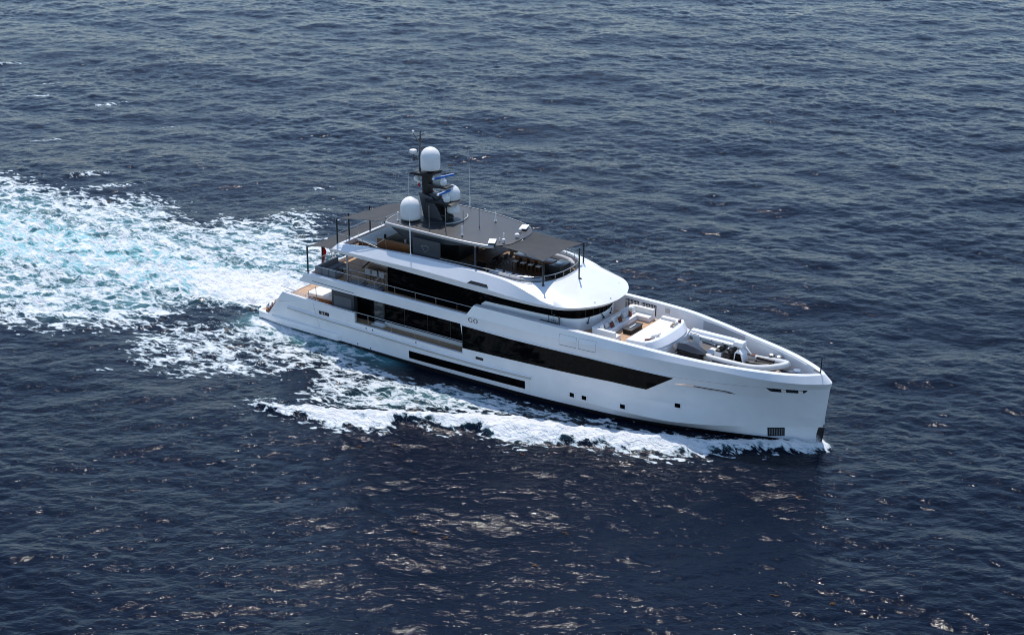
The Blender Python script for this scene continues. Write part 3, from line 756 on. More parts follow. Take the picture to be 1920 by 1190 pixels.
c = MB(); c.prism([(13.55, 14.32), (13.8, 14.5), (15.75, 14.66), (15.7, 14.42), (15.2, 14.38), (14.3, 14.3)], 'y', -0.75, 0.75); c.build("mast_platform", BLACK, mast, bevel=0.05)
MB().lathe([(0.3, 0), (0.3, 0.3)], 15.2, 0, 14.6, 16).build("dome_pedestal", BLACK, mast)
dome("radome", 15.2, 0, 14.82, 0.77, 1.75, mast)
p = MB(); p.prism([(15.2, 13.5), (15.2, 13.72), (17.0, 13.72), (17.1, 13.66), (17.0, 13.58), (15.6, 13.45)], 'y', -0.45, 0.45); p.build("upper_radar_arm", BLACK, mast, bevel=0.04)
p = MB(); p.prism([(15.2, 12.35), (15.2, 12.62), (17.6, 12.55), (17.85, 12.46), (17.6, 12.36)], 'y', -0.8, 0.8); p.build("lower_radar_arm", BLACK, mast, bevel=0.05)
p = MB(); p.prism([(15.2, 12.55), (15.35, 12.95), (15.95, 12.9), (16.1, 12.55)], 'y', -0.4, 0.4); p.build("arm_housing", MASTG, mast, bevel=0.04)
def radar(cx, cy, z, ang, L, parent, hz):
    g = MB(); g.lathe([(0.2, 0), (0.26, 0.1), (0.27, 0.35), (0.2, 0.48), (0.1, 0.52), (0.1, hz)], cx, cy, z, 18)
    g = g.build("radar_scanner", WHITEM, parent, smooth=True, sharp=40)
    ca, sa = math.cos(R(ang)), math.sin(R(ang))
    def rb(l0, l1, w0, w1, z0, z1): return MB().prism([(cx+ca*u-sa*v, cy+sa*u+ca*v) for u, v in ((l0, w0), (l1, w0), (l1, w1), (l0, w1))], 'z', z0, z1)
    rb(-L/2, L/2, -0.03, 0.12, z+hz, z+hz+0.14).build("scanner_bar", WHITEM, g, bevel=0.03)
    # blue front face, facing the viewer side and the top edge
    f = MB(); f.prism([(cx+ca*u-sa*v, cy+sa*u+ca*v) for u, v in ((-L/2+0.16, -0.06), (L/2-0.04, -0.06), (L/2-0.04, 0.05), (-L/2+0.16, 0.05))], 'z', z+hz+0.0, z+hz+0.15)
    f.build("scanner_face", BLUE, g, bevel=0.02)
radar(16.45, 0, 13.70, 72, 2.05, mast, 0.62)
radar(17.0, -0.35, 12.55, 88, 2.2, mast, 0.75)
dome("small_radome", 16.75, 0.55, 12.5, 0.72, 1.15, mast)
dome("lower_radome", 17.1, 0.35, 11.55, 0.5, 0.75, mast)
q = MB(); q.tube([(14.15, 0, 14.5), (14.22, 0, 16.6)], 0.09, 8, 0.07); q.tube([(14.25, 0, 16.6), (14.25, 0, 17.25)], 0.07, 8); q.tube([(14.1, 0.0, 16.75), (13.65, -0.05, 17.35), (13.6, -0.05, 17.6)], 0.035, 6)
q.tube([(14.15, -0.35, 17.35), (14.3, 0.45, 17.4)], 0.035, 6); q.tube([(14.25, 0, 17.2), (14.25, 0, 17.75)], 0.05, 6); q.lathe([(0.16, 0), (0.2, 0.1), (0.16, 0.2)], 14.25, 0, 16.95, 12)
q.build("mast_pole", MASTG, mast, smooth=True)
q = MB(); q.lathe([(0.25, 0), (0.30, 0.12), (0.27, 0.26), (0.05, 0.32)], 13.6, -0.1, 15.85, 18); q.lathe([(0.06, -0.2), (0.1, 0)], 13.6, -0.05, 17.65, 8)
q.build("mast_head_light", WHITEM, mast, smooth=True)
q = MB(); q.tube([(14.2, 0, 15.4), (13.65, -0.1, 15.55), (13.6, -0.1, 15.85)], 0.06, 6); q.tube([(13.65, -0.1, 15.55), (13.7, -0.15, 15.25)], 0.12, 8); q.build("light_bracket", MASTG, mast, smooth=True)
q = MB(); q.lathe([(0.12, 0), (0.25, 0.1), (0.28, 0.3), (0.18, 0.42), (0.02, 0.45)], 13.95, -0.1, 13.62, 14); q.tube([(13.95, -0.1, 14.0), (13.95, -0.1, 14.35)], 0.06, 6); q.tube([(13.9, -0.1, 13.85), (14.4, -0.5, 13.75)], 0.12, 8); q.build("searchlight", WHITEM, mast, smooth=True)
q = MB().tube([(14.25, -0.3, 13.35), (14.3, -0.32, 13.62)], 0.08, 6); q.build("signal_lamp", RED, mast)
q = MB(); q.lathe([(0.12, 0), (0.28, 0.14), (0.3, 0.16)], 0, 0, 0, 16)
hv = []
for x, y, z in q.v: hv.append((17.0+z, -0.55+x, 11.42+y))
q.v = hv; q.tube([(16.4, -0.55, 11.42), (17.0, -0.55, 11.42)], 0.12, 10); q.tube([(16.6, -0.55, 11.42), (16.6, -0.55, 11.05)], 0.05, 6); q.build("ship_horn", BLACK, mast, smooth=True)
dm = dome("deck_radome", 14.55, -1.75, 11.16, 0.82, 1.72, ht)
MB().lathe([(0.45, 0), (0.4, 0.2)], 14.55, -1.75, 11.02, 20).build("radome_foot", BLACK, dm)
dm = dome("radome", 14.55, 1.75, 11.16, 0.0001+0.5, 0.9, ht)
dm.name = "radome"

# ---- foredeck
fd = [(p[0], p[1]+0.02) for p in up[6] if p[0] > 28.0]
m = MB(); m.grid([[(x, y, 4.62) for x, y in fd], [(x, -y, 4.62) for x, y in fd]]); m.build("foredeck", mat("deck_grey", (0.11, 0.10, 0.095), 0.7, var=0.15), yacht)
pz = 5.60
pf = [(29.6, 3.1), (36.5, 3.05), (37.2, 2.6), (37.5, 1.5), (37.6, 0)]
pf = [(x, -y) for x, y in pf] + [(x, y) for x, y in pf[:-1][::-1]]
MB().prism(pf, 'z', 4.55, pz).build("lounge_platform", WHITE, yacht, bevel=0.03)
MB().prism([(29.9, -2.95), (36.0, -2.95), (36.0, 2.95), (29.9, 2.95)], 'z', pz, pz+0.012).build("lounge_teak", TEAK, yacht)
# lockers and openings on the inner face of the port bulwark
def capin(x): return LV['cap'][2](x) - 0.46
def inner_panel(name, xa, xb, za, zb, t, m_, side=1):
    q = MB(); n = 6
    f = [[(x, side*(capin(x)+0.02-t), z) for z in (za, zb)] for x in frange(xa, xb, n)]
    g = [[(x, side*(capin(x)+0.06), z) for z in (za, zb)] for x in frange(xa, xb, n)]
    q.grid(f)
    for k in (0, 1): q.grid([[r[k] for r in f], [r[k] for r in g]])
    q.grid([f[0], g[0]]); q.grid([f[-1], g[-1]])
    return q.build(name, m_, yacht)
for xa, xb in ((30.75, 31.95), (32.2, 33.5)):
    q = inner_panel("rope_locker", xa, xb, 5.3, 6.24, 0.03, INK)
    bars = MB()
    for k in range(9):
        x = xa + 0.08 + (xb-xa-0.16)*k/8; bars.tube([(x, capin(x)-0.05, 5.3), (x, capin(x)-0.05, 6.22)], 0.02, 5)
    bars.tube([(xa, capin(xa)-0.05, 6.05), (xb, capin(xb)-0.05, 6.05)], 0.02, 5)
    bars.build("locker_bar", CUSH, q)
inner_panel("locker_hatch", 34.28, 34.72, 5.85, 6.24, 0.02, SILVER)
inner_panel("bulwark_recess", 37.75, 41.6, 5.3, 6.08, 0.025, mat("recess_grey", (0.45, 0.46, 0.48), 0.5, var=0.05))
m = MB()
for s in (-1, 1): m.tube([(x, s*(capin(x)-0.0), LV['cap'][3](x)-0.12) for x in frange(36.5, 47.5, 24)], 0.035, 6)
m.build("inner_bulwark_ledge", WHITEM, yacht, smooth=True)
for x in (44.4, 45.0):
    q = MB(); q.lathe([(0.17, 0), (0.2, 0.1), (0.14, 0.2), (0.14, 0.55), (0.24, 0.62), (0.24, 0.74), (0.1, 0.8)], x, 1.75, 4.95, 16); q.build("mooring_bollard", STEEL, yacht, smooth=True)
q = MB(); q.lathe([(0.3, 0), (0.3, 0.2), (0.16, 0.28), (0.16, 0.5), (0.26, 0.58), (0.26, 0.66)], 47.1, 0.35, 4.95, 16); q.box(46.5, 47.6, -0.5, -0.2, 4.95, 5.4); q.tube([(46.7, 0.5, 5.2), (47.9, -0.1, 5.5)], 0.05, 6); q.tube([(46.6, 0.0, 5.5), (47.6, 0.2, 5.55)], 0.06, 6)
q.build("anchor_windlass", STEEL, yacht, smooth=True, sharp=40)
MB().tube([(49.05, 0, 5.98), (49.09, 0, 7.2)], 0.05, 8, 0.04).build("bow_staff", POLE, yacht, smooth=True)
MB().tube([(49.05, 0, 6.02), (48.5, 0.15, 6.05)], 0.05, 8).build("staff_foot", POLE, yacht, smooth=True)
# awning poles
def pole(x, y, z0, z1, r=0.07):
    q = MB(); q.tube([(x, y, z0), (x, y, z1)], r, 10); q.lathe([(r*1.6, 0), (r*1.6, 0.05)], x, y, z0, 12); q.build("awning_pole", POLE, yacht, smooth=True)
pole(27.73, -2.9, 8.74, 10.72); pole(27.55, 2.9, 8.66, 10.45); pole(29.02, 0, 8.62, 11.15, 0.06)
MB().lathe([(0.16, 0), (0.16, 0.07), (0.05, 0.16)], 29.08, 0.05, 8.60, 12).build("pole_foot", BLACK, yacht)
pole(8.92, -4.05, 8.6, 10.68); pole(9.0, -2.68, 8.5, 10.78); pole(9.0, -0.05, 8.5, 10.68); pole(8.75, 2.2, 8.5, 10.12); pole(8.95, 4.05, 8.6, 9.4)
pole(5.75, -4.1, 5.6, 7.72, 0.075); pole(5.6, -2.1, 5.6, 7.66, 0.075); pole(5.75, 4.1, 5.6, 7.6, 0.075); pole(5.6, 2.1, 5.6, 7.6, 0.075)

# ================================================================== loose things aboard
RZ = lambda a: Matrix.Rotation(R(a), 3, 'Z'); RY = lambda a: Matrix.Rotation(R(a), 3, 'Y'); RX = lambda a: Matrix.Rotation(R(a), 3, 'X')
# U-shaped lounge sofa
sofa = thing("lounge_sofa", "white U-shaped sofa on the foredeck facing the black coffee table", "sofa", (32.9, 0, 5.61))
box(32.0, 33.0, -2.9, 2.9, 5.612, 5.84).build("base", WHITEM, sofa, bevel=0.03)
for s in (-1, 1): box(33.0, 34.0, min(s*2.0, s*2.9), max(s*2.0, s*2.9), 5.612, 5.84).build("base", WHITEM, sofa, bevel=0.03)
m = MB().prism([(32.3, -2.6), (33.98, -2.6), (33.98, -1.97), (32.95, -1.97), (32.95, 1.97), (33.98, 1.97), (33.98, 2.6), (32.3, 2.6)], 'z', 5.84, 6.0)
m.build("seat", CUSH, sofa, bevel=0.05, seg=3)
m = MB().prism([(31.95, -2.75), (32.1, -2.92), (33.98, -2.95), (33.98, -2.62), (32.32, -2.6), (32.3, 2.6), (33.98, 2.62), (33.98, 2.95), (32.1, 2.92), (31.95, 2.75)], 'z', 5.615, 6.42)
m.build("backrest", CUSH, sofa, bevel=0.06, seg=3)
# scatter cushions on the sofa
for nm_, lb, y, z, mt, w, rx in (
    ("cushion", "rust brown cushion in the middle of the white sofa beside a small beige bolster", 0.10, 6.22, BROWN, 0.46, 4),
    ("cushion", "rust brown cushion lying tilted towards the far corner of the white sofa", 1.55, 6.17, BROWN, 0.46, -30),
    ("cushion", "rust brown cushion leaning in front of two grey ones at the sofa's near end", -1.10, 6.18, BROWN, 0.46, 10),
    ("cushion", "larger pale grey cushion right of the middle of the sofa backrest", 0.95, 6.28, CUSHG, 0.55, 3),
    ("cushion", "pale grey cushion nearest the far corner of the sofa backrest", 1.42, 6.3, CUSHG, 0.52, -3),
    ("cushion", "pale grey cushion second from the near corner of the sofa backrest", -1.55, 6.26, CUSHG, 0.52, 5),
    ("cushion", "pale grey cushion standing behind the near rust brown one on the sofa", -1.05, 6.31, CUSHG, 0.5, -4),
    ("cushion", "cream cushion in the far inner corner of the white sofa", 2.2, 6.3, CUSH, 0.55, 0),
    ("cushion", "cream cushion in the near inner corner of the white sofa", -2.2, 6.28, CUSH, 0.5, 0)):
    xx = 32.48 if mt is not BROWN else (32.62 if y > -0.5 else 32.68)
    o = pillow_mb((xx, y, z), w, w, 0.17, RX(rx) @ RY(70)).build(nm_, mt, None, smooth=True, sharp=80); recentre(o)
    tag(o, lb, "cushion", "cushions on the foredeck sofa")
q = MB().tube([(32.75, 0.2, 6.1), (32.78, 0.55, 6.1)], 0.1, 10); o = recentre(q.build("bolster", mat("beige_fabric", (0.55, 0.46, 0.33), 0.9, var=0.1), None, smooth=True)); tag(o, "small beige bolster lying beside a rust brown cushion on the sofa", "cushion", "cushions on the foredeck sofa")
# coffee table
tb = thing("coffee_table", "low black rectangular coffee table inside the white U-shaped sofa", "table", (33.8, 0, 5.61))
box(33.46, 34.14, -0.82, 0.82, 5.613, 5.92).build("pedestal", BLACK, tb, bevel=0.01)
box(33.4, 34.2, -0.86, 0.86, 5.92, 5.975).build("tabletop", mat("dark_stone", (0.014, 0.015, 0.017), 0.4, var=0.15), tb, bevel=0.01)
box(33.75, 33.82, -0.45, 0.45, 5.976, 5.99).build("inlay", WHITEM, tb)
# sun pad
sp = thing("sunbathing_pad", "wide cream sun pad with a curved white front on the foredeck", "sun pad", (36, 0, 5.61))
front = [(37.55, 0), (37.5, 1.0), (37.35, 1.8), (37.05, 2.45), (36.7, 2.85)]
topf = [(37.1, 0), (37.07, 1.0), (36.97, 1.75), (36.8, 2.4), (36.55, 2.72)]
fl_ = [(x, -y) for x, y in front[::-1]] + front[1:]; tf_ = [(x, -y) for x, y in topf[::-1]] + topf[1:]
m = MB(); m.grid([[(x, y, 5.0) for x, y in [(a_-0.5, b_*0.92) for a_, b_ in fl_]], [(x, y, 5.75) for x, y in fl_], [(x, y, 6.2) for x, y in tf_], [(x-0.32, y*0.93, 6.2) for x, y in tf_], [(x-0.36, y*0.93, 6.0) for x, y in tf_]])
for s in (-1, 1):
    m.prism([(34.85, 5.615), (36.2, 5.615), (36.5, 5.7), (36.55, 6.2), (34.85, 6.08)], 'y', s*2.72, s*2.56)
m.build("surround", WHITE, sp, smooth=True, sharp=30)
m = MB().prism([(34.82, -2.55), (36.15, -2.55), (36.45, -2.2), (36.68, -1.2), (36.72, 0), (36.68, 1.2), (36.45, 2.2), (36.15, 2.55), (34.82, 2.55)], 'z', 5.62, 6.08)
m.build("mattress", CUSH, sp, bevel=0.06, seg=3)
bx = box(34.9, 36.3, 2.2, 2.56, 6.08, 6.26); bx.build("headrest", CUSH, sp, bevel=0.06, seg=3)
for lb, x, y, mt, w, d, rz in (
    ("rust brown cushion at the far front corner of the sun pad", 36.5, 2.15, BROWN, 0.42, 0.34, 20),
    ("cream cushion in front of the brown one at the far end of the sun pad", 36.45, 1.75, CUSH, 0.5, 0.42, 35),
    ("tan edged cushion second from the far end of the sun pad", 36.4, 1.35, mat("tan_fabric", (0.45, 0.36, 0.26), 0.9, var=0.1), 0.5, 0.35, 20),
    ("cream cushion nearest the brown bolster on the sun pad", 36.4, -1.45, CUSH, 0.55, 0.45, -20),
    ("cream cushion lying flat towards the middle of the sun pad front", 36.55, -0.95, CUSH, 0.5, 0.4, 5)):
    o = pillow_mb((x, y, 6.22), w, d, 0.18, RZ(rz) @ RY(-50)).build("cushion", mt, None, smooth=True, sharp=80); recentre(o); tag(o, lb, "cushion", "cushions on the sun pad")
q = MB().tube([(36.15, -2.2, 6.15), (36.5, -1.85, 6.15)], 0.09, 10); o = recentre(q.build("bolster", BROWN, None, smooth=True)); tag(o, "rust brown bolster at the near front corner of the sun pad", "cushion", "cushions on the sun pad")
# deck crane
cr_ = thing("deck_crane", "white folded boat crane beam above the grey tender on the foredeck", "crane", (38.7, 0.95, 4.96))
box(38.45, 39.0, 0.75, 1.3, 4.625, 6.0).build("pedestal", WHITEM, cr_, bevel=0.06)
bm_ = MB().prism([(0.70, 6.0), (1.32, 6.0), (1.4, 6.08), (1.4, 6.38), (0.95, 6.38), (0.88, 6.20), (0.62, 6.18), (0.62, 6.06)], 'x', 38.15, 41.8).build("boom", WHITE, cr_, bevel=0.02)
box(41.8, 42.55, 0.72, 1.35, 6.03, 6.38).build("boom_extension", WHITE, cr_, bevel=0.03)
q = MB(); q.tube([(38.25, 0.7, 6.27), (39.0, 0.7, 6.28)], 0.05, 8); q.tube([(38.3, 0.95, 5.9), (40.2, 0.95, 5.7)], 0.1, 8); q.tube([(42.2, 0.8, 6.0), (42.2, 0.8, 5.5)], 0.02, 6); q.build("hydraulic_ram", STEEL, cr_, smooth=True)
q = MB()
for x in (39.2, 40.1, 41.0, 41.6): q.box(x, x+0.06, 0.54, 0.56, 6.1, 6.16)
q.build("boom_bolt", BLACK, cr_)
# rigid inflatable tender
td = thing("rigid_inflatable_tender", "pale grey inflatable tender with black seats stowed on the foredeck near the bow", "tender", (42.8, 0.32, 4.96))
cy = 0.30
tp_ = [(40.1, cy-0.92, 5.55), (41.5, cy-0.95, 5.55), (43.2, cy-0.92, 5.56), (44.6, cy-0.80, 5.72), (45.5, cy-0.52, 5.92), (46.05, cy-0.18, 6.06), (46.2, cy+0.02, 6.1)]
half = tp_ + [(x, 2*cy-y, z) for x, y, z in tp_[::-1]]
fx, fy_, fz_ = (pchip([(i, p[j]) for i, p in enumerate(half)]) for j in range(3))
q = MB(); q.tube([(fx(i/4), fy_(i/4), fz_(i/4)) for i in range((len(half)-1)*4+1)], 0.235, 12); q.build("tube", RIBT, td, smooth=True, sharp=60)
q = MB(); q.tube([(fx(i/4), (fy_(i/4)-cy)*1.235+cy + 0.0, fz_(i/4)-0.05) for i in range(len(half)*4-3) if fx(i/4) > 40.5 and True], 0.05, 6); q.build("rubbing_strake", RUBBER, td, smooth=True)
q = MB().prism([(39.9, cy-0.8), (43.6, cy-0.8), (45.2, cy-0.4), (45.8, cy), (45.2, cy+0.4), (43.6, cy+0.8), (39.9, cy+0.8)], 'z', 5.2, 5.4); q.build("deck", mat("tender_deck", (0.42, 0.33, 0.25), 0.7, var=0.15), td, bevel=0.02)
q = MB(); rows = []
for x, hw_, kz in ((39.8, 0.75, 5.0), (42, 0.8, 5.0), (44, 0.55, 5.1), (45.6, 0.1, 5.35)):
    rows.append([(x, cy-hw_, 5.4), (x, cy-hw_*0.7, 5.15), (x, cy, kz), (x, cy+hw_*0.7, 5.15), (x, cy+hw_, 5.4)])
q.grid(rows); q.build("hull", RIBT, td, smooth=True)
q = MB(); q.prism([(42.05, 5.4), (42.15, 6.2), (42.4, 6.42), (42.75, 6.15), (42.95, 5.4)], 'y', cy-0.38, cy+0.38); cs = q.build("console", WHITEM, td, bevel=0.04)
q = MB(); q.prism([(42.15, 5.5), (42.25, 6.15), (42.62, 6.15), (42.82, 5.5)], 'y', cy-0.40, cy-0.385); q.build("console_panel", GLASSB, cs)
q = MB(); q.tube([(42.4, cy-0.34, 6.38), (42.65, cy-0.3, 6.58), (42.65, cy+0.3, 6.58), (42.4, cy+0.34, 6.38)], 0.03, 6); q.build("grab_rail", STEEL, cs, smooth=True)
for xs_, hh in ((40.6, 6.3), (41.3, 6.15)):
    q = MB(); q.box(xs_, xs_+0.55, cy-0.55, cy+0.55, 5.4, 5.98); s_ = q.build("seat", WHITEM if xs_ < 41 else BLACK, td, bevel=0.05)
    q = MB(); q.box(xs_+0.06, xs_+0.55, cy-0.53, cy+0.53, 5.98, 6.1); q.build("seat_cushion", BLACK, s_, bevel=0.04)
    q = MB(); q.tube([(xs_+0.5, cy-0.45, hh-0.02), (xs_+0.5, cy+0.45, hh-0.02)], 0.17, 10); q.build("backrest", BLACK, s_, smooth=True)
q = box(43.05, 43.65, cy-0.4, cy+0.3, 5.4, 5.75).build("bow_seat", BLACK, td, bevel=0.08, seg=3)
for y0 in (cy-0.68, cy+0.46):
    q = MB(); q.tube([(43.5, y0+0.1, 5.78), (44.9, y0+0.1 + (0.22 if y0 < cy else -0.12), 5.84)], 0.12, 8); q.build("side_bolster", BLACK, td, smooth=True)
q = MB(); q.tube([(45.4, cy-0.2, 5.9), (45.55, cy, 5.98), (45.4, cy+0.2, 5.9)], 0.06, 6); q.build("bow_cleat", RUBBER, td, smooth=True)
q = box(44.9, 45.3, cy-0.25, cy+0.25, 5.42, 5.55).build("bow_step", WALN, td, bevel=0.02)
q = MB(); q.prism([(41.9, 5.75), (42.2, 6.35), (42.35, 6.35), (42.9, 5.78)], 'y', cy+0.8, cy+0.95); q.build("arch_fin", WHITEM, td, bevel=0.04)
q = MB(); q.box(42.6, 43.2, cy+0.72, cy+1.0, 5.76, 5.80); q.build("step_pad", WALN, td)
q = box(39.7, 40.35, cy-0.75, cy+0.75, 5.15, 5.62).build("stern_locker", WHITEM, td, bevel=0.05)
td.location = (td.location.x, td.location.y + 0.38, td.location.z - 0.42)
# jet ski
js = thing("jet_ski", "dark grey wedge-shaped jet ski stowed behind the curved front of the sun pad", "jet ski", (39.0, -0.6, 4.96))
rows = []
for x, w, zb_, zt_ in ((37.75, 0.45, 5.55, 5.72), (38.2, 0.62, 5.4, 5.98), (38.8, 0.66, 5.35, 6.06), (39.5, 0.6, 5.35, 5.95), (40.1, 0.45, 5.45, 5.78), (40.35, 0.3, 5.55, 5.68)):
    yc = -0.62 + (x-39)*-0.06
    rows.append([(x, yc-w*0.5, zb_), (x, yc-w, zb_+(zt_-zb_)*0.45), (x, yc-w*0.45, zt_), (x, yc+w*0.45, zt_), (x, yc+w, zb_+(zt_-zb_)*0.45), (x, yc+w*0.5, zb_)])
q = MB(); q.grid(rows, True); q.face(rows[0]); q.face(rows[-1][::-1]); q.build("body", mat("jetski_grey", (0.022, 0.025, 0.031), 0.35, coat=0.3, var=0.08), js, smooth=True, sharp=15)
q = MB(); q.prism([(37.9, 5.3), (40.2, 5.3), (40.0, 5.45), (38.1, 5.45)], 'y', -1.0, -0.25); q.build("lower_hull", BLACK, js, bevel=0.05)
q = MB(); q.box(38.2, 39.9, -1.05, -0.2, 4.625, 5.3); q.build("cradle", BLACK, js, bevel=0.03)
q = MB().lathe([(0.07, 0), (0.07, 0.02)], 38.45, -0.75, 6.0, 10); q.build("filler_cap", INK, js)
bx_ = box(38.3, 39.6, -1.85, -1.25, 4.625, 5.2).build("storage_box", WHITEM, None, bevel=0.05); recentre(bx_); tag(bx_, "low white storage box on the foredeck beside the dark jet ski", "box")
# sundeck furniture
dt = thing("dining_table", "long dark wooden dining table in the shade under the hardtop", "table", (20.8, 0, 8.2))
box(19.9, 21.55, -1.75, 1.75, 8.92, 8.98).build("tabletop", WALD, dt, bevel=0.015)
for y in (-1.0, 1.0): box(20.5, 21.0, y-0.2, y+0.2, 8.195, 8.92).build("leg", BLACK, dt)
proto = None
def copy_tree(o, parent=None):
    c = o.copy(); COL.objects.link(c); c.parent = parent
    for ch in o.children: copy_tree(ch, c)
    return c
def dchair():
    r = thing("dining_chair", "dark folding chair at the sundeck dining table", "chair", (0, 0, 0))
    box(-0.22, 0.22, -0.22, 0.22, 0.44, 0.49).build("seat", WALD, r)
    box(0.2, 0.24, -0.22, 0.22, 0.49, 0.9).build("backrest", BLACK, r)
    for s in (-1, 1):
        MB().tube([(-0.2, s*0.2, 0.0), (0.22, s*0.2, 0.5)], 0.018, 6).build("leg", BLACK, r); MB().tube([(0.22, s*0.2, 0.0), (-0.2, s*0.2, 0.45)], 0.018, 6).build("leg", BLACK, r)
    return r
ch0 = dchair()
for i, y in enumerate((-1.2, -0.4, 0.4, 1.2)):
    c_ = ch0 if i == 0 else copy_tree(ch0)
    c_.location = (21.85, y, 8.2)
    tag(c_, ("dark folding chair nearest the camera beside the sundeck dining table", "second dark folding chair from the near end of the sundeck dining table", "third dark folding chair from the near end of the sundeck dining table", "dark folding chair at the far end of the sundeck dining table")[i], None, "chairs at the sundeck dining table")
br = thing("bar_counter", "wood-topped bar counter with stools under the forward awning", "bar", (24.6, 0.75, 8.2))
box(22.95, 26.25, 0.5, 1.05, 8.195, 9.16).build("body", mat("bar_front", (0.02, 0.016, 0.014), 0.5, var=0.1), br, bevel=0.01)
box(22.85, 26.3, 0.22, 1.15, 9.16, 9.27).build("countertop", WALN, br, bevel=0.01)
bq = thing("barbecue_island", "black island unit with a pale grill plate at the end of the bar", "barbecue", (26.8, 0.7, 8.2))
box(26.34, 27.3, 0.0, 1.5, 8.195, 9.18).build("body", BLACK, bq, bevel=0.02)
box(26.32, 27.34, -0.03, 1.53, 9.18, 9.22).build("worktop", mat("dark_worktop", (0.03, 0.033, 0.037), 0.3, var=0.1), bq, bevel=0.01)
box(26.55, 27.0, 0.45, 0.9, 9.22, 9.27).build("grill_plate", SILVER, bq, bevel=0.01)
def stool():
    r = thing("bar_stool", "wooden bar stool", "stool", (0, 0, 0))
    box(-0.19, 0.19, -0.19, 0.19, 0.68, 0.74).build("seat_frame", WALN, r, bevel=0.01)
    box(-0.18, 0.18, -0.18, 0.18, 0.74, 0.80).build("seat_cushion", CUSH, r, bevel=0.025)
    box(-0.2, 0.2, 0.165, 0.195, 0.86, 1.05).build("backrest", WALN, r, bevel=0.01)
    for sx in (-1, 1):
        for sy in (-1, 1): MB().box(sx*0.18-0.02, sx*0.18+0.02, sy*0.18-0.02, sy*0.18+0.02, 0, 1.0 if sy > 0 else 0.7).build("leg", WALN, r)
    MB().box(-0.18, 0.18, -0.19, -0.17, 0.25, 0.28).build("footrest", WALN, r)
    return r
s0 = stool()
for i, (x, y) in enumerate(((23.35, -0.12), (24.05, -0.12), (24.75, -0.12), (25.45, -0.12))):
    s_ = s0 if i == 0 else copy_tree(s0); s_.location = (x, y, 8.2)
    tag(s_, ("wooden bar stool with white seat, farthest aft along the bar", "wooden bar stool with white seat, second from the aft end of the bar", "wooden bar stool with white seat, third from the aft end of the bar", "wooden bar stool with white seat, next to the black island unit")[i], None, "bar stools along the sundeck bar")
ss = thing("sundeck_sofa", "grey rounded sofa along the near coaming of the sundeck", "sofa", (25, -2.4, 8.2))
def side_sofa(s, root):
    pth = [(22.9, 2.95), (24.5, 2.98), (25.6, 2.95), (26.4, 2.75), (26.95, 2.3), (27.15, 1.9)]
    q = MB(); q.tube([(x, s*y, 8.78) for x, y in pth], 0.2, 10); q.build("backrest", GREYF if 0 else CUSHG, root, smooth=True, sharp=60)
    q = MB(); q.prism([(22.9, s*1.9), (25.9, s*1.9), (26.4, s*1.6), (26.9, s*1.8), (26.9, s*2.3), (26.3, s*2.75), (25.5, s*2.9), (22.9, s*2.9)], 'z', 8.2, 8.58); q.build("seat", CUSHG, root, bevel=0.06)
side_sofa(-1, ss)
for k, (x, y) in enumerate(((23.3, -2.35), (24.2, -2.4), (25.1, -2.4), (25.9, -2.25))):
    o = pillow_mb((x, y, 8.76), 0.7, 0.42, 0.2, RX(55)).build("cushion", CUSHG if k < 3 else CUSH, None, smooth=True, sharp=80); recentre(o)
    tag(o, ("pale grey cushion at the aft end of the sundeck sofa", "pale grey cushion second from the aft end of the sundeck sofa", "pale grey cushion third from the aft end of the sundeck sofa", "white cushion at the forward end of the sundeck sofa")[k], "cushion", "cushions on the sundeck sofa")
s2_ = thing("curved_bench", "pale curved bench on the far side of the sundeck", "bench", (25, 2.4, 8.2)); side_sofa(1, s2_)
# aft sundeck pad
pd = thing("aft_sun_pad", "wide off-white sun pad on a wooden base at the aft end of the sundeck", "sun pad", (11, 0, 8.2))
box(10.0, 12.1, -2.75, 2.75, 8.195, 8.62).build("base", WALN, pd, bevel=0.01)
for i in range(5): box(9.96, 12.1, -2.78+1.112*i, -2.78+1.112*(i+1)-0.012, 8.622, 8.84).build("mattress", CUSH, pd, bevel=0.05, seg=3)
# upper aft deck
us = thing("corner_sofa", "grey corner sofa at the stern end of the upper deck", "sofa", (7.2, -2.9, 5.35))
for (xa, xb) in ((6.3, 7.0), (7.02, 7.7), (7.72, 8.4)): box(xa, xb, -3.9, -3.68, 5.36, 6.08).build("backrest", GREYF, us, bevel=0.06, seg=3)
box(6.3, 8.4, -3.66, -2.9, 5.36, 5.75).build("seat", GREYF, us, bevel=0.05, seg=3)
box(6.3, 6.55, -3.66, -1.2, 5.36, 6.08).build("backrest", GREYF, us, bevel=0.06, seg=3); box(6.57, 7.3, -2.88, -1.2, 5.36, 5.75).build("seat", GREYF, us, bevel=0.05, seg=3)
tt = thing("side_table", "small round grey table beside the grey corner sofa", "table", (7.9, -2.3, 5.35)); MB().lathe([(0.35, 0), (0.35, 0.05)], 7.9, -2.3, 5.78, 20).build("tabletop", GREYF, tt); MB().lathe([(0.2, 0), (0.1, 0.05), (0.06, 0.43)], 7.9, -2.3, 5.35, 12).build("pedestal", BLACK, tt, smooth=True)
lg = None
def lounger():
    r = thing("sun_lounger", "grey sun lounger", "lounger", (0, 0, 0))
    box(-0.95, 0.95, -0.35, 0.35, 0.12, 0.3).build("mattress", GREYF, r, bevel=0.04); box(-0.9, 0.9, -0.33, 0.33, 0, 0.12).build("base", BLACK, r)
    MB().prism([(0.35, 0.3), (0.95, 0.62), (0.95, 0.5), (0.5, 0.28)], 'y', -0.34, 0.34).build("backrest", GREYF, r, bevel=0.03); return r
l0 = lounger()
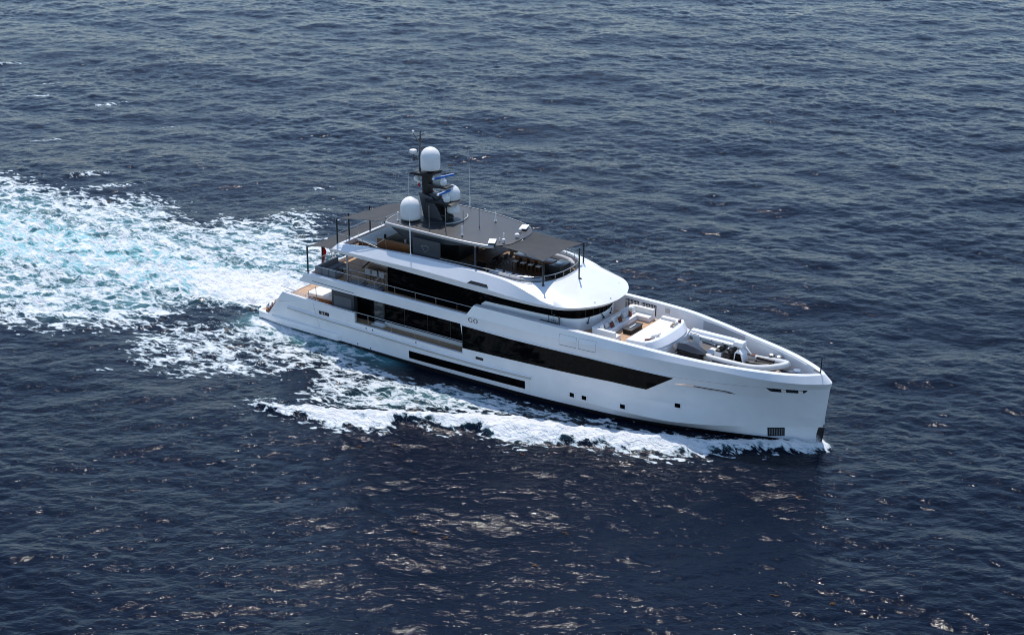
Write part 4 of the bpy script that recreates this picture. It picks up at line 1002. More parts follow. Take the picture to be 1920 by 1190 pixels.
for i, (x, y) in enumerate(((10.7, -3.75), (12.4, -3.75))):
    l_ = l0 if i == 0 else copy_tree(l0); l_.location = (x, y, 5.347); l_.scale = (0.8, 0.8, 1)
    tag(l_, ("grey sun lounger behind the glass rail just forward of the steel column", "grey sun lounger behind the glass rail beside the black deckhouse windows")[i], None, "sun loungers on the upper side deck")
ut = thing("upper_dining_table", "brown dining table with white-backed chairs on the upper deck", "table", (11.5, -1.3, 5.35)); box(10.0, 13.0, -1.75, -0.9, 6.05, 6.11).build("tabletop", WALD, ut, bevel=0.01)
for x in (10.5, 12.5): box(x-0.15, x+0.15, -1.45, -1.2, 5.347, 6.05).build("leg", BLACK, ut)
def wchair():
    r = thing("dining_armchair", "white-backed dining chair", "chair", (0, 0, 0))
    box(-0.25, 0.25, -0.25, 0.25, 0.4, 0.48).build("seat", CUSHG, r, bevel=0.02); box(-0.26, 0.26, -0.3, -0.24, 0.48, 0.92).build("backrest", CUSHG, r, bevel=0.02)
    for sx in (-1, 1):
        for sy in (-1, 1): MB().box(sx*0.22-0.015, sx*0.22+0.015, sy*0.22-0.015, sy*0.22+0.015, 0, 0.4).build("leg", BLACK, r)
    return r
w0 = wchair()
for i, x in enumerate((10.5, 11.2, 11.9)):
    w_ = w0 if i == 0 else copy_tree(w0); w_.location = (x, -2.05, 5.347)
    tag(w_, ("white-backed dining chair nearest the staircase on the upper deck", "middle one of three white-backed dining chairs on the upper deck", "white-backed dining chair nearest the black deckhouse windows")[i], None, "white-backed chairs on the upper deck")
sw = MB()
for k in range(9): sw.box(8.7+0.32*k, 9.05+0.32*k, -0.75, 0.25, 5.50+0.3*k, 5.56+0.3*k)
sw.build("stair_tread", TEAK, yacht)
q = MB(); q.tube([(8.7, -0.78, 5.5), (11.4, -0.78, 8.0)], 0.06, 6); q.tube([(8.7, 0.28, 5.5), (11.4, 0.28, 8.0)], 0.06, 6); q.build("stringer", BLACK, yacht, smooth=True)
q = MB(); q.tube([(8.6, -0.85, 5.4), (8.6, -0.85, 6.4), (10.6, -0.85, 8.2)], 0.03, 6); q.build("staircase_handrail", STEEL, yacht, smooth=True)
# aft main deck daybed
db = thing("aft_daybed", "cream upholstered daybed on a wooden base at the stern of the main deck", "daybed", (5.4, -1.0, 2.3))
MB().prism([(4.2, -2.55), (6.7, -2.45), (7.0, -2.2), (7.0, 2.2), (6.7, 2.45), (4.2, 2.55)], 'z', 2.302, 2.68).build("base", WALN, db, bevel=0.08, seg=3)
MB().prism([(4.15, -2.6), (6.75, -2.5), (7.05, -2.25), (7.05, 2.25), (6.75, 2.5), (4.15, 2.6)], 'z', 2.68, 2.98).build("mattress", CUSH, db, bevel=0.1, seg=3)
MB().prism([(6.2, -2.3), (7.0, -2.2), (7.0, 2.2), (6.2, 2.3)], 'z', 2.98, 3.25).build("backrest", CUSH, db, bevel=0.1, seg=3)
# awnings
def sail(name, label, c00, c10, c11, c01, sag, pull, bow=0.0, n=14):
    """c00-c10 first edge, c01-c11 opposite edge; edges pulled in, middle sagging"""
    c = [Vector(p) for p in (c00, c10, c11, c01)]; ctr = (c[0]+c[1]+c[2]+c[3])/4
    rows = []
    for i in range(n+1):
        u = i/n; row = []
        for j in range(n+1):
            v = j/n
            p = c[0]*(1-u)*(1-v) + c[1]*u*(1-v) + c[2]*u*v + c[3]*(1-u)*v
            k = max(4*u*(1-u)*(2*abs(v-0.5))**2, 4*v*(1-v)*(2*abs(u-0.5))**2)
            p = p + (ctr-p)*pull*k; p.z -= sag*16*u*(1-u)*v*(1-v); p.x += bow*(1-u)**3*4*v*(1-v)
            row.append(tuple(p))
        rows.append(row)
    o = MB().grid(rows).build(name, AWN, None, smooth=True, thick=0.018); recentre(o); tag(o, label, "awning", "grey shade sails"); return o
sail("shade_sail", "grey shade sail stretched forward from the hardtop over the bar", (23.40, -2.15, 10.72), (27.66, -2.85, 10.62), (27.5, 2.85, 10.38), (23.40, 2.15, 10.72), 0.10, 0.10, 0.34)
sail("shade_sail", "grey shade sail aft of the hardtop above the aft sundeck pad", (13.2, -3.3, 11.03), (8.95, -3.85, 10.62), (8.8, 2.15, 10.08), (12.95, 3.2, 11.03), 0.10, 0.05)
sail("shade_sail", "lowest grey shade sail over the stern of the upper deck beside the red ensign", (9.0, -3.9, 7.98), (5.72, -4.0, 7.68), (5.72, 4.0, 7.6), (9.0, 3.9, 7.98), 0.10, 0.08)
# ensign
fg = MB(); rows = []
for i in range(13):
    z = 6.92 - 1.36*i/12; row = []
    for j in range(7):
        w = (j/6)*(0.34+0.10*math.sin(i*0.5)+0.16*(i/12)*(1-i/12)*2); row.append((5.45+0.07*math.sin(j*2.1+i*0.4), -2.0+w, z-0.08*math.sin(j*1.3)))
    rows.append(row)
o = recentre(fg.grid(rows).build("ensign", RED, None, smooth=True, thick=0.01)); tag(o, "red ensign hanging limp at the stern of the upper deck", "flag")
ld = thing("white_ladder", "small white ladder leaning at the stern rail beside the red ensign", "ladder", (5.6, -1.1, 5.68))
for dx in (0, 0.34): MB().tube([(5.62, -1.35+dx, 6.95), (5.68, -0.85+dx, 5.7)], 0.04, 8).build("stile", WHITEM, ld, smooth=True)
for k in range(5): MB().tube([(5.62+0.012*k, -1.30+0.1*k, 6.75-0.24*k), (5.62+0.012*k, -0.98+0.1*k, 6.75-0.24*k)], 0.025, 6).build("rung", WHITEM, ld, smooth=True)

# ================================================================== the sea
WL = 0.30
rng = np.random.default_rng(11)
def fft_field(N, L, lam_peak, wind, lmin, seed, spread=2.0):
    g = np.random.default_rng(seed)
    k1 = 2*np.pi*np.fft.fftfreq(N, L/N); kx, ky = np.meshgrid(k1, k1, indexing='ij'); k = np.hypot(kx, ky); k[0, 0] = 1e9
    kp = 2*np.pi/lam_peak
    cosw = (kx*wind[0] + ky*wind[1])/k
    P = np.exp(-1.25*(kp/k)**2)/k**4 * (0.22 + np.abs(cosw)**spread) * np.exp(-(k*lmin/(2*np.pi))**2)
    A = (g.normal(size=(N, N)) + 1j*g.normal(size=(N, N)))*np.sqrt(P)
    h = np.real(np.fft.ifft2(A)); dx = np.real(np.fft.ifft2(-1j*kx/k*A)); dy = np.real(np.fft.ifft2(-1j*ky/k*A))
    sx = np.real(np.fft.ifft2(1j*kx*A)); sy = np.real(np.fft.ifft2(1j*ky*A))
    s = np.sqrt((sx**2 + sy**2).mean())
    return h/s, dx/s, dy/s
def sample(F, L, X, Y):
    N = F.shape[0]; u = (X/L*N) % N; v = (Y/L*N) % N
    i = np.floor(u).astype(int) % N; j = np.floor(v).astype(int) % N; fu = u-np.floor(u); fv = v-np.floor(v); i1 = (i+1) % N; j1 = (j+1) % N
    return F[i, j]*(1-fu)*(1-fv) + F[i1, j]*fu*(1-fv) + F[i, j1]*(1-fu)*fv + F[i1, j1]*fu*fv
def inside_dist(poly, X, Y):
    """signed distance, positive inside"""
    P = np.array(poly, float); n = len(P); d2 = np.full(X.shape, 1e18); ins = np.zeros(X.shape, bool)
    for i in range(n):
        a, b_ = P[i], P[(i+1) % n]; ex, ey = b_-a; wx, wy = X-a[0], Y-a[1]
        t = np.clip((wx*ex+wy*ey)/(ex*ex+ey*ey+1e-12), 0, 1); d2 = np.minimum(d2, (wx-ex*t)**2 + (wy-ey*t)**2)
        c = ((a[1] > Y) != (b_[1] > Y)) & (X < (b_[0]-a[0])*(Y-a[1])/(b_[1]-a[1]+1e-12) + a[0]); ins ^= c
    d = np.sqrt(d2); return np.where(ins, d, -d)
def line_dist(P, X, Y):
    P = np.array(P, float); d2 = np.full(X.shape, 1e18); s = np.zeros(X.shape); acc = 0; tot = np.hypot(*np.diff(P, axis=0).T).sum()
    for a, b_ in zip(P, P[1:]):
        ex, ey = b_-a; l = np.hypot(ex, ey); wx, wy = X-a[0], Y-a[1]; t = np.clip((wx*ex+wy*ey)/(l*l), 0, 1)
        q = (wx-ex*t)**2 + (wy-ey*t)**2; m_ = q < d2; d2 = np.where(m_, q, d2); s = np.where(m_, (acc+t*l)/tot, s); acc += l
    return np.sqrt(d2), s
def sstep(a, b_, x): t = np.clip((x-a)/(b_-a), 0, 1); return t*t*(3-2*t)

f_h = np.array((-0.5697, 0.8219)); r_h = np.array((0.8219, 0.5697)); c0 = np.array((97.15, -107.10))
dd = [66.0]
while dd[-1] < 330: dd.append(dd[-1] + 0.15*(dd[-1]/100)**1.0)
dd = np.array(dd); ll = np.linspace(-112, 112, 1020)
DD, LL = np.meshgrid(dd, ll, indexing='ij')
X = c0[0] + f_h[0]*DD + r_h[0]*LL; Y = c0[1] + f_h[1]*DD + r_h[1]*LL
wv = np.array((0.50, -0.87))
H1, DX1, DY1 = fft_field(1024, 171.0, 9.0, wv, 0.5, 5)
H2, DX2, DY2 = fft_field(512, 61.0, 1.9, np.array((0.62, -0.78)), 0.3, 8, 1.2)
ca, sa = math.cos(0.41), math.sin(0.41)
X2, Y2 = ca*X - sa*Y, sa*X + ca*Y
S1, S2 = 0.085, 0.135
H0, DX0, DY0 = fft_field(256, 233.0, 26.0, np.array((0.25, -0.97)), 9.0, 31)
gust = 0.82 + 0.18*np.clip(sample(H0, 233.0, X*0.7+50, Y*0.7)/H0.std(), -1.6, 1.8)
h = 0.03*sample(H0, 233.0, X, Y) + S1*sample(H1, 171.0, X, Y) + S2*gust*sample(H2, 61.0, X2, Y2)
e1_, e2_ = sample(DX2, 61.0, X2, Y2), sample(DY2, 61.0, X2, Y2)
ddx = S1*sample(DX1, 171.0, X, Y) + S2*gust*(ca*e1_ + sa*e2_); ddy = S1*sample(DY1, 171.0, X, Y) + S2*gust*(-sa*e1_ + ca*e2_)

# regions of disturbed water (metres, yacht's frame, starboard is negative y)
bow_outer = [(49.7,0.0),(48.1,-1.9),(45.7,-3.5),(43.9,-5.2),(43.1,-6.1),(41.5,-7.1),(38.8,-8.4),(36.7,-8.7),(34.4,-9.9),(32.5,-11.5),(31.5,-12.0),(29.7,-12.2),(27.7,-11.4),(26.8,-12.4),(26.0,-13.0),(24.6,-13.0),(22.5,-13.8),(22.9,-15.5),(21.9,-16.0),(20.1,-16.8),(18.8,-17.4),(17.8,-17.4),(16.1,-17.2),(15.1,-17.9),(13.8,-17.7),(12.2,-17.6),(11.5,-17.2)]
crest_in = [(13.0,-16.8),(14.8,-16.2),(15.9,-15.3),(17.9,-14.8),(20.2,-13.2),(22.1,-11.6),(24.1,-10.0),(26.6,-8.6),(29.5,-7.3),(32.6,-6.0),(34.8,-5.2),(37.0,-5.0),(38.9,-4.9),(41.0,-4.0),(43.4,-2.9),(45.1,-1.6),(46.6,-0.6),(49.3,0.0)]
lace = [(14.8,-16.2),(13.0,-13.8),(11.9,-11.0),(11.1,-9.7),(9.8,-7.7),(9.5,-4.4),(12.3,-5.9),(16.2,-6.9),(18.8,-7.3),(20.3,-6.3),(22.0,-5.6),(25.5,-5.4),(28.7,-5.5),(32.5,-4.8),(35,-4.2),(36.1,-4.6)] + crest_in[:13][::-1]
blob = [(-5.3,-14.1),(-1.3,-16.8),(1.8,-17.1),(4.2,-16.7),(5.2,-14.8),(7.5,-13.2),(9.4,-12.2),(10.6,-10.0),(11.2,-6.8),(9.7,-4.4),(3.3,-4.3),(-0.2,-4.3),(-1.1,-6.0),(-2.9,-7.2),(-5.2,-8.2),(-6.0,-10.7)]
wake = [(0.6,-4.2),(-0.6,-4.2),(-4.2,-4.6),(-5.5,-7.3),(-6.5,-10.9),(-8.4,-12.9),(-11.5,-15.8),(-16.5,-17.2),(-22.5,-20.7),(-48,-26),(-140,-45),(-140,30),(-59.8,11.8),(-48.4,10.5),(-44.0,10.8),(-38.7,10.8),(-34.0,11.3),(-32.1,13.8),(-28.1,14.0),(-22.6,10.9),(-20.5,11.2),(-20.4,13.5),(-16.9,14.9),(-16.3,18.1),(-13.8,19.1),(-12.0,18.3),(-9.8,14.7),(-6,13.4),(1,12),(10,8),(10,4.4),(0.6,4.2)]
core = [(1.0,-4.0),(-3,-4.4),(-12,-6.5),(-25,-9.2),(-45,-13),(-140,-26),(-140,14),(-45,5.6),(-25,5.8),(-12,6.6),(-4.5,6.6),(-1,5.2),(1,4.0)]
Ym = -np.abs(Y)
d_out = inside_dist(bow_outer + crest_in, X, Ym)
d_lace = inside_dist(lace, X, Ym); d_blob = inside_dist(blob, X, Y); d_wake = inside_dist(wake, X, Y); d_core = inside_dist(core, X, Y)
# broad patchiness
n1 = sample(H1, 171.0, X*3.1+13, Y*3.1); n1 = n1/n1.std(); n2 = sample(H2, 61.0, X2*1.7, Y2*1.7+9); n2 = n2/n2.std()
cov = np.zeros_like(X)
def put_cov(d, soft_in, val, rag=0.5):
    global cov
    cov = np.maximum(cov, sstep(-0.15*soft_in, soft_in, d + rag*n2*0.5)*val)
fade = np.clip((X-9)/16, 0, 1)
put_cov(d_lace + 0.4, 1.2, 0.50 + 0.10*n1 + 0.05*n2 + 0.14*sstep(22, 29, X), 0.8)
put_cov(d_out, 0.8, 1.0 + 0.08*n2 - 0.22*sstep(38, 46, X), 0.25)
put_cov(np.where(X < 47.5, d_out + 1.0, -5), 1.2, 0.34 + 0.1*n2, 1.0)
put_cov(d_blob + 0.9, 2.2, 0.45 + 0.10*n1, 1.2)
put_cov(d_wake + 1.3, 3.0, 0.51 + 0.12*n1 + 0.05*n2, 1.6)
put_cov(d_core, 4.0, 0.53 + 0.32*np.exp(-np.maximum(-X, 0)/9) + 0.13*n1 + 0.05*n2, 2.0)
near = np.exp(-((X+3.5)/11)**2 - ((Y-0.5)/6.5)**2); cov = np.maximum(cov, 1.12*near*sstep(-0.5, 2, d_core))
dl, s_ = line_dist([(0.3,-4.75),(5,-5.0),(10,-5.0),(14,-4.95)], X, Y); cov = np.maximum(cov, (0.85*(1-s_)+0.3)*np.exp(-(dl/0.75)**2))
dl2, _ = line_dist([(-0.3,-4.1),(-4,-4.5),(-8,-5.6),(-13,-7)], X, Y); cov = np.where(cov < 0.99, np.maximum(cov, 0), cov) * (1-0.45*np.exp(-((dl2-0.9)/0.9)**2)*(X < 0.5)*(X > -9))
db_, sb_ = line_dist([(49.75,0.1),(48.8,-0.8),(47.2,-1.5),(45.5,-2.2),(43.5,-3.6)], X, Ym)
cov = np.maximum(cov, 1.02*np.exp(-(db_/(0.55+0.5*sb_))**2))
# whitecaps on the steeper crests
cap = sstep(3.6, 4.6, h/h.std() + 0.35*n2) * 0.75 * sstep(-40, 10, -X-10+0.3*Y)
for wx_, wy_, L_, w_ in ((-85.3,42.5,2.6,0.5),(-69.6,34.1,2.2,0.35),(-60.1,36.3,2.6,0.45),(-47.5,33.9,1.8,0.4),(-41.2,14.9,3,0.5),(-54.5,21.9,2.0,0.4),(-36.5,13.7,4.0,0.5),(-2.4,-18.9,1.2,0.25),(-18.7,25.8,1.6,0.4),(-73,39,1.4,0.3)):
    cx_ = (X-wx_)*r_h[0] + (Y-wy_)*r_h[1]; cz_ = (X-wx_)*f_h[0] + (Y-wy_)*f_h[1]
    cap = np.maximum(cap, 0.44*np.exp(-(cx_/L_)**2 - ((cz_-0.25*cx_)/(w_*1.6))**2))
cov = np.maximum(cov, cap)
aq = np.clip(sstep(0, 5, d_core)*(0.85 + 0.30*n1), 0, 1)*sstep(2, -6, X)
aq = np.maximum(aq, 0.30*sstep(0, 1.5, d_out)*sstep(18, 26, X)); aq = np.maximum(aq, 0.22*sstep(0, 2, d_lace)*sstep(14, 24, X)); aq = np.maximum(aq, 0.25*sstep(0, 6, d_wake))
aq = np.maximum(aq, 0.35*np.exp(-(dl/1.6)**2))
# ship waves: breaking bow crest on both sides, trough along the hull, rough wake
Ya = np.abs(Y)
dist, s_ = line_dist([(49.5,0.0),(47,2.0),(44,3.9),(41,5.6),(37,7.2),(32,9.6),(27,10.9),(22,13.6),(16,16.2),(11,17.4),(4,19.5)], X, Ya)
ridge = np.exp(-(dist/1.25)**2)*(0.62*np.exp(-((s_-0.32)/0.25)**2) + 0.42*sstep(0.3, 0.6, s_)*sstep(1.0, 0.85, s_) + 0.18*np.exp(-(s_/0.06)**2))*sstep(-0.5, 0.7, np.maximum(d_out, d_lace))
inner = ((d_lace > 0) | (d_out > 0))
hullside = np.exp(-((Ya-5.2)/1.8)**2)*sstep(8, 16, X)*sstep(40, 33, X)
calm = 1 - 0.6*np.exp(-(np.maximum(Ya-4.6, 0)/2.2)**2)*sstep(-1, 3, X)*sstep(52, 48, X)
ridge = ridge + 0.34*np.exp(-(db_/(0.4+0.4*sb_))**2)*(1-0.5*sb_)
h = h*calm + ridge - 0.24*hullside
rough = sstep(-0.5, 1.5, d_core)*0.06 + sstep(-0.5, 2, d_wake)*0.05 + sstep(0, 0.7, d_out)*0.08 + sstep(0, 1.5, d_lace)*0.05 + 0.04*sstep(0, 2, d_blob)
H3, _a, _b = fft_field(512, 37.0, 2.6, np.array((1.0, 0.3)), 0.28, 21, 0.5); H3 /= H3.std()
H4, _a, _b = fft_field(512, 29.0, 0.9, np.array((1.0, 0.3)), 0.2, 22, 0.1); H4 /= H4.std()
h = h + rough*(sample(H3, 37.0, X2, Y2) + 0.45*np.abs(sample(H4, 29.0, X, Y)))
edge = sstep(0, 6, DD-66)*sstep(330, 318, DD)*sstep(112, 106, np.abs(LL))
h *= edge; chop = 0.85*edge
inhull = (X > 0.5) & (X < 49.3) & (Ya < 4.2)
VX, VY, VZ = X + chop*ddx, Y + chop*ddy, WL + h
def np_mesh(name, VX, VY, VZ, attrs):
    n0, n1_ = VX.shape; co = np.stack([VX, VY, VZ], -1).reshape(-1, 3).astype(np.float32)
    idx = np.arange(n0*n1_).reshape(n0, n1_); q = np.stack([idx[:-1, :-1], idx[:-1, 1:], idx[1:, 1:], idx[1:, :-1]], -1).reshape(-1, 4)
    me = bpy.data.meshes.new(name); me.vertices.add(len(co)); me.vertices.foreach_set("co", co.ravel())
    me.loops.add(q.size); me.loops.foreach_set("vertex_index", q.ravel().astype(np.int32))
    me.polygons.add(len(q)); me.polygons.foreach_set("loop_start", np.arange(0, q.size, 4, dtype=np.int32)); me.polygons.foreach_set("loop_total", np.full(len(q), 4, np.int32))
    me.polygons.foreach_set("use_smooth", np.ones(len(q), bool))
    me.update(calc_edges=True)
    for k, v in attrs.items():
        at_ = me.attributes.new(k, 'FLOAT', 'POINT'); at_.data.foreach_set("value", v.ravel().astype(np.float32))
    return me
# flip winding so normals point up
VXf, VYf, VZf = VX[:, ::-1], VY[:, ::-1], VZ[:, ::-1]
me = np_mesh("sea", VXf, VYf, VZf, {"foam_cover": np.clip(cov, 0, 1.2)[:, ::-1], "aerated": np.clip(aq, 0, 1)[:, ::-1]})

def sea_mat():
    m = bpy.data.materials.new("sea_water"); m.use_nodes = True; nt = m.node_tree; nt.nodes.clear()
    N = lambda t, **k: (lambda n: ([setattr(n, a_, b_) for a_, b_ in k.items()], n)[1])(nt.nodes.new(t))
    lk = nt.links.new
    def val(s, v): 
        if isinstance(v, (int, float)): s.default_value = v
        elif isinstance(v, tuple): s.default_value = v
        else: lk(v, s)
    def mth(op, a_, b_=0.0, c_=0.0, clamp=False):
        n = N("ShaderNodeMath", operation=op, use_clamp=clamp); val(n.inputs[0], a_); val(n.inputs[1], b_); val(n.inputs[2], c_); return n.outputs[0]
    def ss(a_, b_, x): 
        n = N("ShaderNodeMapRange", interpolation_type='SMOOTHSTEP'); val(n.inputs[0], x); val(n.inputs[1], a_); val(n.inputs[2], b_); return n.outputs[0]
    tc = N("ShaderNodeTexCoord").outputs["Object"]
    def noise(vec, sc, det=4, ro=0.55, dist=0.0, out="Fac"):
        n = N("ShaderNodeTexNoise"); lk(vec, n.inputs["Vector"]); n.inputs["Scale"].default_value = sc; n.inputs["Detail"].default_value = det; n.inputs["Roughness"].default_value = ro; n.inputs["Distortion"].default_value = dist; return n.outputs[out]
    def mapping(vec, sc, rz=0.0):
        n = N("ShaderNodeMapping"); lk(vec, n.inputs[0]); n.inputs["Scale"].default_value = sc; n.inputs["Rotation"].default_value = (0, 0, rz); return n.outputs[0]
    cov_ = N("ShaderNodeAttribute", attribute_name="foam_cover").outputs["Fac"]; aer = N("ShaderNodeAttribute", attribute_name="aerated").outputs["Fac"]
    flat = mapping(tc, (1, 1, 0.0))
    st_ = mapping(mapping(tc, (1, 1, 0), -0.13), (0.5, 1.0, 0.0))                     # foam drawn out along the track
    w1 = N("ShaderNodeVectorMath", operation='SUBTRACT'); lk(noise(st_, 0.55, 4, 0.6, 0, "Color"), w1.inputs[0]); w1.inputs[1].default_value = (0.5, 0.5, 0.5)
    w2 = N("ShaderNodeVectorMath", operation='SCALE'); lk(w1.outputs[0], w2.inputs[0]); w2.inputs["Scale"].default_value = 2.6
    wv_ = N("ShaderNodeVectorMath", operation='ADD'); lk(st_, wv_.inputs[0]); lk(w2.outputs[0], wv_.inputs[1]); wv_ = wv_.outputs[0]
    def cells(sc):
        n = N("ShaderNodeTexVoronoi", feature='DISTANCE_TO_EDGE'); lk(wv_, n.inputs["Vector"]); n.inputs["Scale"].default_value = sc; n.inputs["Randomness"].default_value = 1.0; return n.outputs["Distance"]
    l1 = mth('SUBTRACT', 1.0, ss(0.0, 0.20, cells(1.0))); l2 = mth('SUBTRACT', 1.0, ss(0.0, 0.24, cells(2.5)))
    nz = noise(wv_, 1.6, 8, 0.68); nb_ = noise(st_, 0.28, 3, 0.5)
    v = mth('MULTIPLY_ADD', cov_, 2.2, -1.44)
    v = mth('MULTIPLY_ADD', l1, 0.72, v); v = mth('MULTIPLY_ADD', l2, 0.46, v)
    v = mth('MULTIPLY_ADD', mth('SUBTRACT', nz, 0.5), mth('MULTIPLY_ADD', aer, -0.45, 1.3), v); v = mth('MULTIPLY_ADD', mth('SUBTRACT', noise(flat, 5.5, 5, 0.7), 0.5), mth('MULTIPLY_ADD', aer, -0.5, 0.8), v); v = mth('MULTIPLY_ADD', mth('SUBTRACT', nb_, 0.5), 1.3, v)
    foam = mth('MULTIPLY', ss(mth('MULTIPLY_ADD', aer, -0.50, -0.16), mth('MULTIPLY_ADD', aer, 0.30, 0.46), v), ss(0.05, 0.25, cov_))
    thin = mth('MULTIPLY', ss(-0.9, 0.5, v), ss(0.1, 0.4, cov_))
    # water body
    dn = noise(flat, 0.05, 3)
    deep = N("ShaderNodeMix", data_type='RGBA'); lk(dn, deep.inputs[0]); deep.inputs[6].default_value = (0.0016, 0.0044, 0.0125, 1); deep.inputs[7].default_value = (0.0021, 0.0056, 0.0150, 1)
    an = mth('MULTIPLY', mth('MULTIPLY', aer, ss(0.2, 0.6, noise(wv_, 0.45, 4))), 1.0, clamp=True)
    body = N("ShaderNodeMix", data_type='RGBA'); lk(mth('ADD', mth('MULTIPLY', an, 0.9), mth('MULTIPLY', mth('MULTIPLY', thin, aer), 0.45), clamp=True), body.inputs[0]); lk(deep.outputs[2], body.inputs[6]); body.inputs[7].default_value = (0.20, 0.58, 0.62, 1)
    rip = mapping(mapping(tc, (1, 1, 1), -0.606), (0.62, 1.0, 1.0))
    b1 = noise(rip, 2.1, 3, 0.55, 0.5); b2 = noise(rip, 6.0, 3, 0.6, 0.3)
    gust = mth('MULTIPLY_ADD', noise(flat, 0.035, 3, 0.5), 1.1, 0.45)
    hgt = mth('ADD', mth('MULTIPLY', b1, 0.085), mth('MULTIPLY', b2, 0.026))
    bp = N("ShaderNodeBump"); bp.inputs["Strength"].default_value = 1.0; bp.inputs["Distance"].default_value = 1.0; lk(mth('MULTIPLY', hgt, gust), bp.inputs["Height"])
    wat = N("ShaderNodeBsdfPrincipled"); lk(body.outputs[2], wat.inputs["Base Color"]); wat.inputs["Roughness"].default_value = 0.10; wat.inputs["IOR"].default_value = 1.18; lk(bp.outputs[0], wat.inputs["Normal"])
    fb_ = N("ShaderNodeBump"); fb_.inputs["Strength"].default_value = 0.8; fb_.inputs["Distance"].default_value = 0.12; lk(mth('MULTIPLY_ADD', noise(flat, 3.5, 6, 0.7), 0.8, v), fb_.inputs["Height"])
    fo = N("ShaderNodeBsdfPrincipled"); fcol = N("ShaderNodeMix", data_type='RGBA'); lk(ss(0.05, 1.1, mth('MULTIPLY_ADD', mth('SUBTRACT', noise(wv_, 3.2, 5, 0.7), 0.5), 1.6, v)), fcol.inputs[0]); fcol.inputs[6].default_value = (0.50, 0.60, 0.63, 1); fcol.inputs[7].default_value = (0.78, 0.79, 0.79, 1)
    lk(fcol.outputs[2], fo.inputs["Base Color"]); fo.inputs["Roughness"].default_value = 0.85; lk(fb_.outputs[0], fo.inputs["Normal"])
    mx = N("ShaderNodeMixShader"); lk(foam, mx.inputs[0]); lk(wat.outputs[0], mx.inputs[1]); lk(fo.outputs[0], mx.inputs[2])
    out = N("ShaderNodeOutputMaterial"); lk(mx.outputs[0], out.inputs[0])
    return m
SEA = sea_mat()
me.materials.append(SEA)
sea = bpy.data.objects.new("sea", me); COL.objects.link(sea); tag(sea, kind="structure")
# open sea out to the horizon, butted against the wave sheet's calm border
def P2(d_, l_): q = c0 + f_h*d_ + r_h*l_; return (q[0], q[1], WL)
d0, d1, l0_, l1_ = dd[0], dd[-1], -112, 112
FAR = 9000
m = MB()
m.face([P2(d1, l0_), P2(d1, l1_), P2(FAR, l1_), P2(FAR, l0_)]); m.face([P2(-FAR, l0_), P2(-FAR, l1_), P2(d0, l1_), P2(d0, l0_)])
m.face([P2(-FAR, -FAR), P2(-FAR, l0_), P2(d0, l0_), P2(d1, l0_), P2(FAR, l0_), P2(FAR, -FAR)]); m.face([P2(-FAR, l1_), P2(-FAR, FAR), P2(FAR, FAR), P2(FAR, l1_), P2(d1, l1_), P2(d0, l1_)])
osea = m.build("open_sea", SEA); tag(osea, kind="structure")
if osea.data.polygons[0].normal.z < 0: osea.data.flip_normals()

# spray thrown up at the stem and along the breaking crest: droplets, one mass
random.seed(4)
sp_ = MB()
def drop(x, y, z, r):
    sp_.add([(x+r, y, z), (x-r, y, z), (x, y+r, z), (x, y-r, z), (x, y, z+r), (x, y, z-r)], [(0, 2, 4), (2, 1, 4), (1, 3, 4), (3, 0, 4), (2, 0, 5), (1, 2, 5), (3, 1, 5), (0, 3, 5)])
for i in range(5200):
    t = random.random(); drop(49.35 - 1.1*t + random.gauss(0, 0.12), -(0.05 + 0.55*t + abs(random.gauss(0, 0.16))), 0.3 + abs(random.gauss(0, 0.42))*(1-0.5*t), random.uniform(0.005, 0.02))
for i in range(3600):
    t = random.random()**1.3; x = 49.5 - 4.2*t; y = -(0.25 + 1.1*t**0.8*1.6 + abs(random.gauss(0, 0.25))); z = 0.35 + abs(random.gauss(0, 0.38))*(1-0.6*t)
    drop(x + random.gauss(0, 0.12), y, z, random.uniform(0.006, 0.02))
crest_pts = [(45,-3.0),(43,-5.3),(39,-7.9),(35,-9.2),(31.5,-11.2),(27.5,-10.9),(24,-12.8),(20,-16),(15,-17.2),(12,-17)]
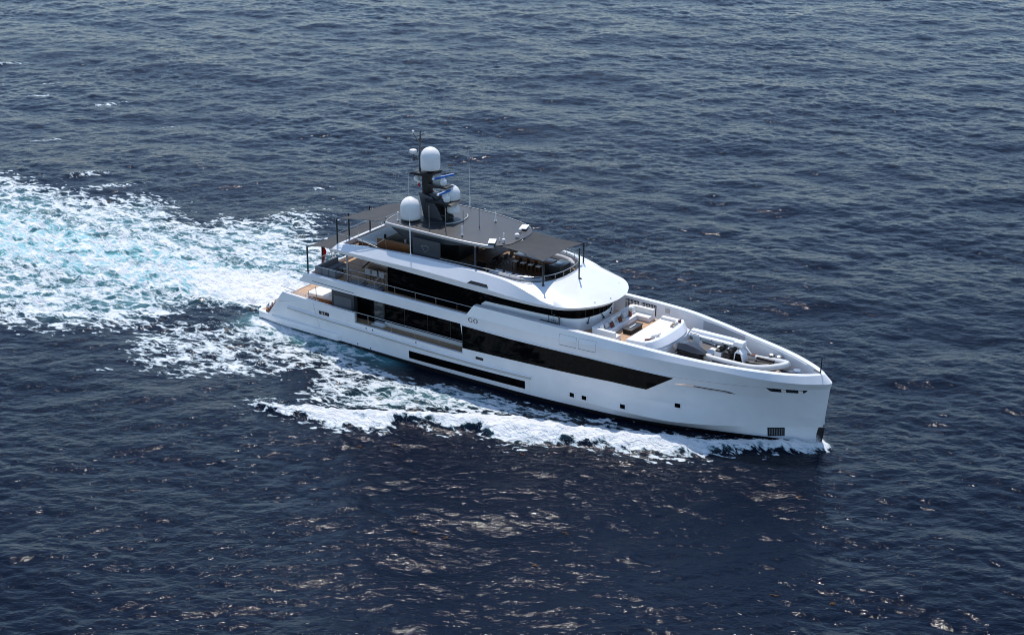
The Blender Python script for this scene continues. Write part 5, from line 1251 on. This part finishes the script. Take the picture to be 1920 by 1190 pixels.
for i in range(2600):
    k = random.random()*(len(crest_pts)-1); a_ = int(k); f_ = k-a_; p, q = crest_pts[a_], crest_pts[a_+1]
    x = p[0]+(q[0]-p[0])*f_ + random.gauss(0, 0.35); y = p[1]+(q[1]-p[1])*f_ + random.gauss(0, 0.45); drop(x, y, 0.55 + abs(random.gauss(0, 0.22)), random.uniform(0.005, 0.017))
for i in range(1200):
    x = random.uniform(-4, 12); drop(x, -4.75 - abs(random.gauss(0, 0.5)), 0.35 + abs(random.gauss(0, 0.2)), random.uniform(0.005, 0.015))
FOAMW = mat("spray_white", (0.85, 0.87, 0.88), 0.9, var=0.03)
so = sp_.build("bow_spray", FOAMW); tag(so, "white spray droplets along the hull and the breaking bow wave", "spray", kind="stuff")

# drifting seaweed
def sea_z(x, y):
    i = np.argmin((VX-x)**2 + (VY-y)**2); return float(VZ.ravel()[i])
WLAB = ["brown seaweed scrap straight below the breaking tip of the bow wave", "brown seaweed scrap in the dark water below the middle of the yacht", "brown seaweed scrap just outside the bow wave amidships",
        "brown seaweed clump in the dark reflection below the hull portholes", "stretched brown seaweed streak in the lower right dark water", "brown seaweed scrap farthest right in the lower dark water",
        "brown seaweed scrap second from the left in the dark water below the yacht", "brown seaweed scrap nearest the left end of the bow wave", "brown seaweed scrap nearest the bottom edge below the yacht",
        "brown seaweed scrap beyond the mast on the far side of the yacht", "brown seaweed scrap just beyond the yacht's bow on the right"]
for (x, y), lb in zip([(24.5,-16.9),(33.6,-26.2),(32.7,-12.9),(41.4,-20.6),(56.0,-19.9),(59.3,-18.7),(35.5,-25.6),(22.6,-18.5),(42.2,-25.3),(-12.8,40.0),(51.5,-7.5)], WLAB):
    q = MB(); zz = sea_z(x, y) + 0.03
    for k in range(7):
        a_ = random.uniform(0, 6.3); L_ = random.uniform(0.08, 0.24)*(1.5 if y > 0 else 1); ox, oy = random.gauss(0, 0.09), random.gauss(0, 0.06)
        q.tube([(x+ox, y+oy, zz), (x+ox+L_*0.5*math.cos(a_), y+oy+L_*0.5*math.sin(a_), zz+0.03), (x+ox+L_*math.cos(a_+0.4), y+oy+L_*math.sin(a_+0.4), zz-0.01)], 0.028, 5, 0.01)
    o = recentre(q.build("seaweed", WEED, None, smooth=True)); tag(o, lb, "seaweed", "scraps of drifting seaweed")
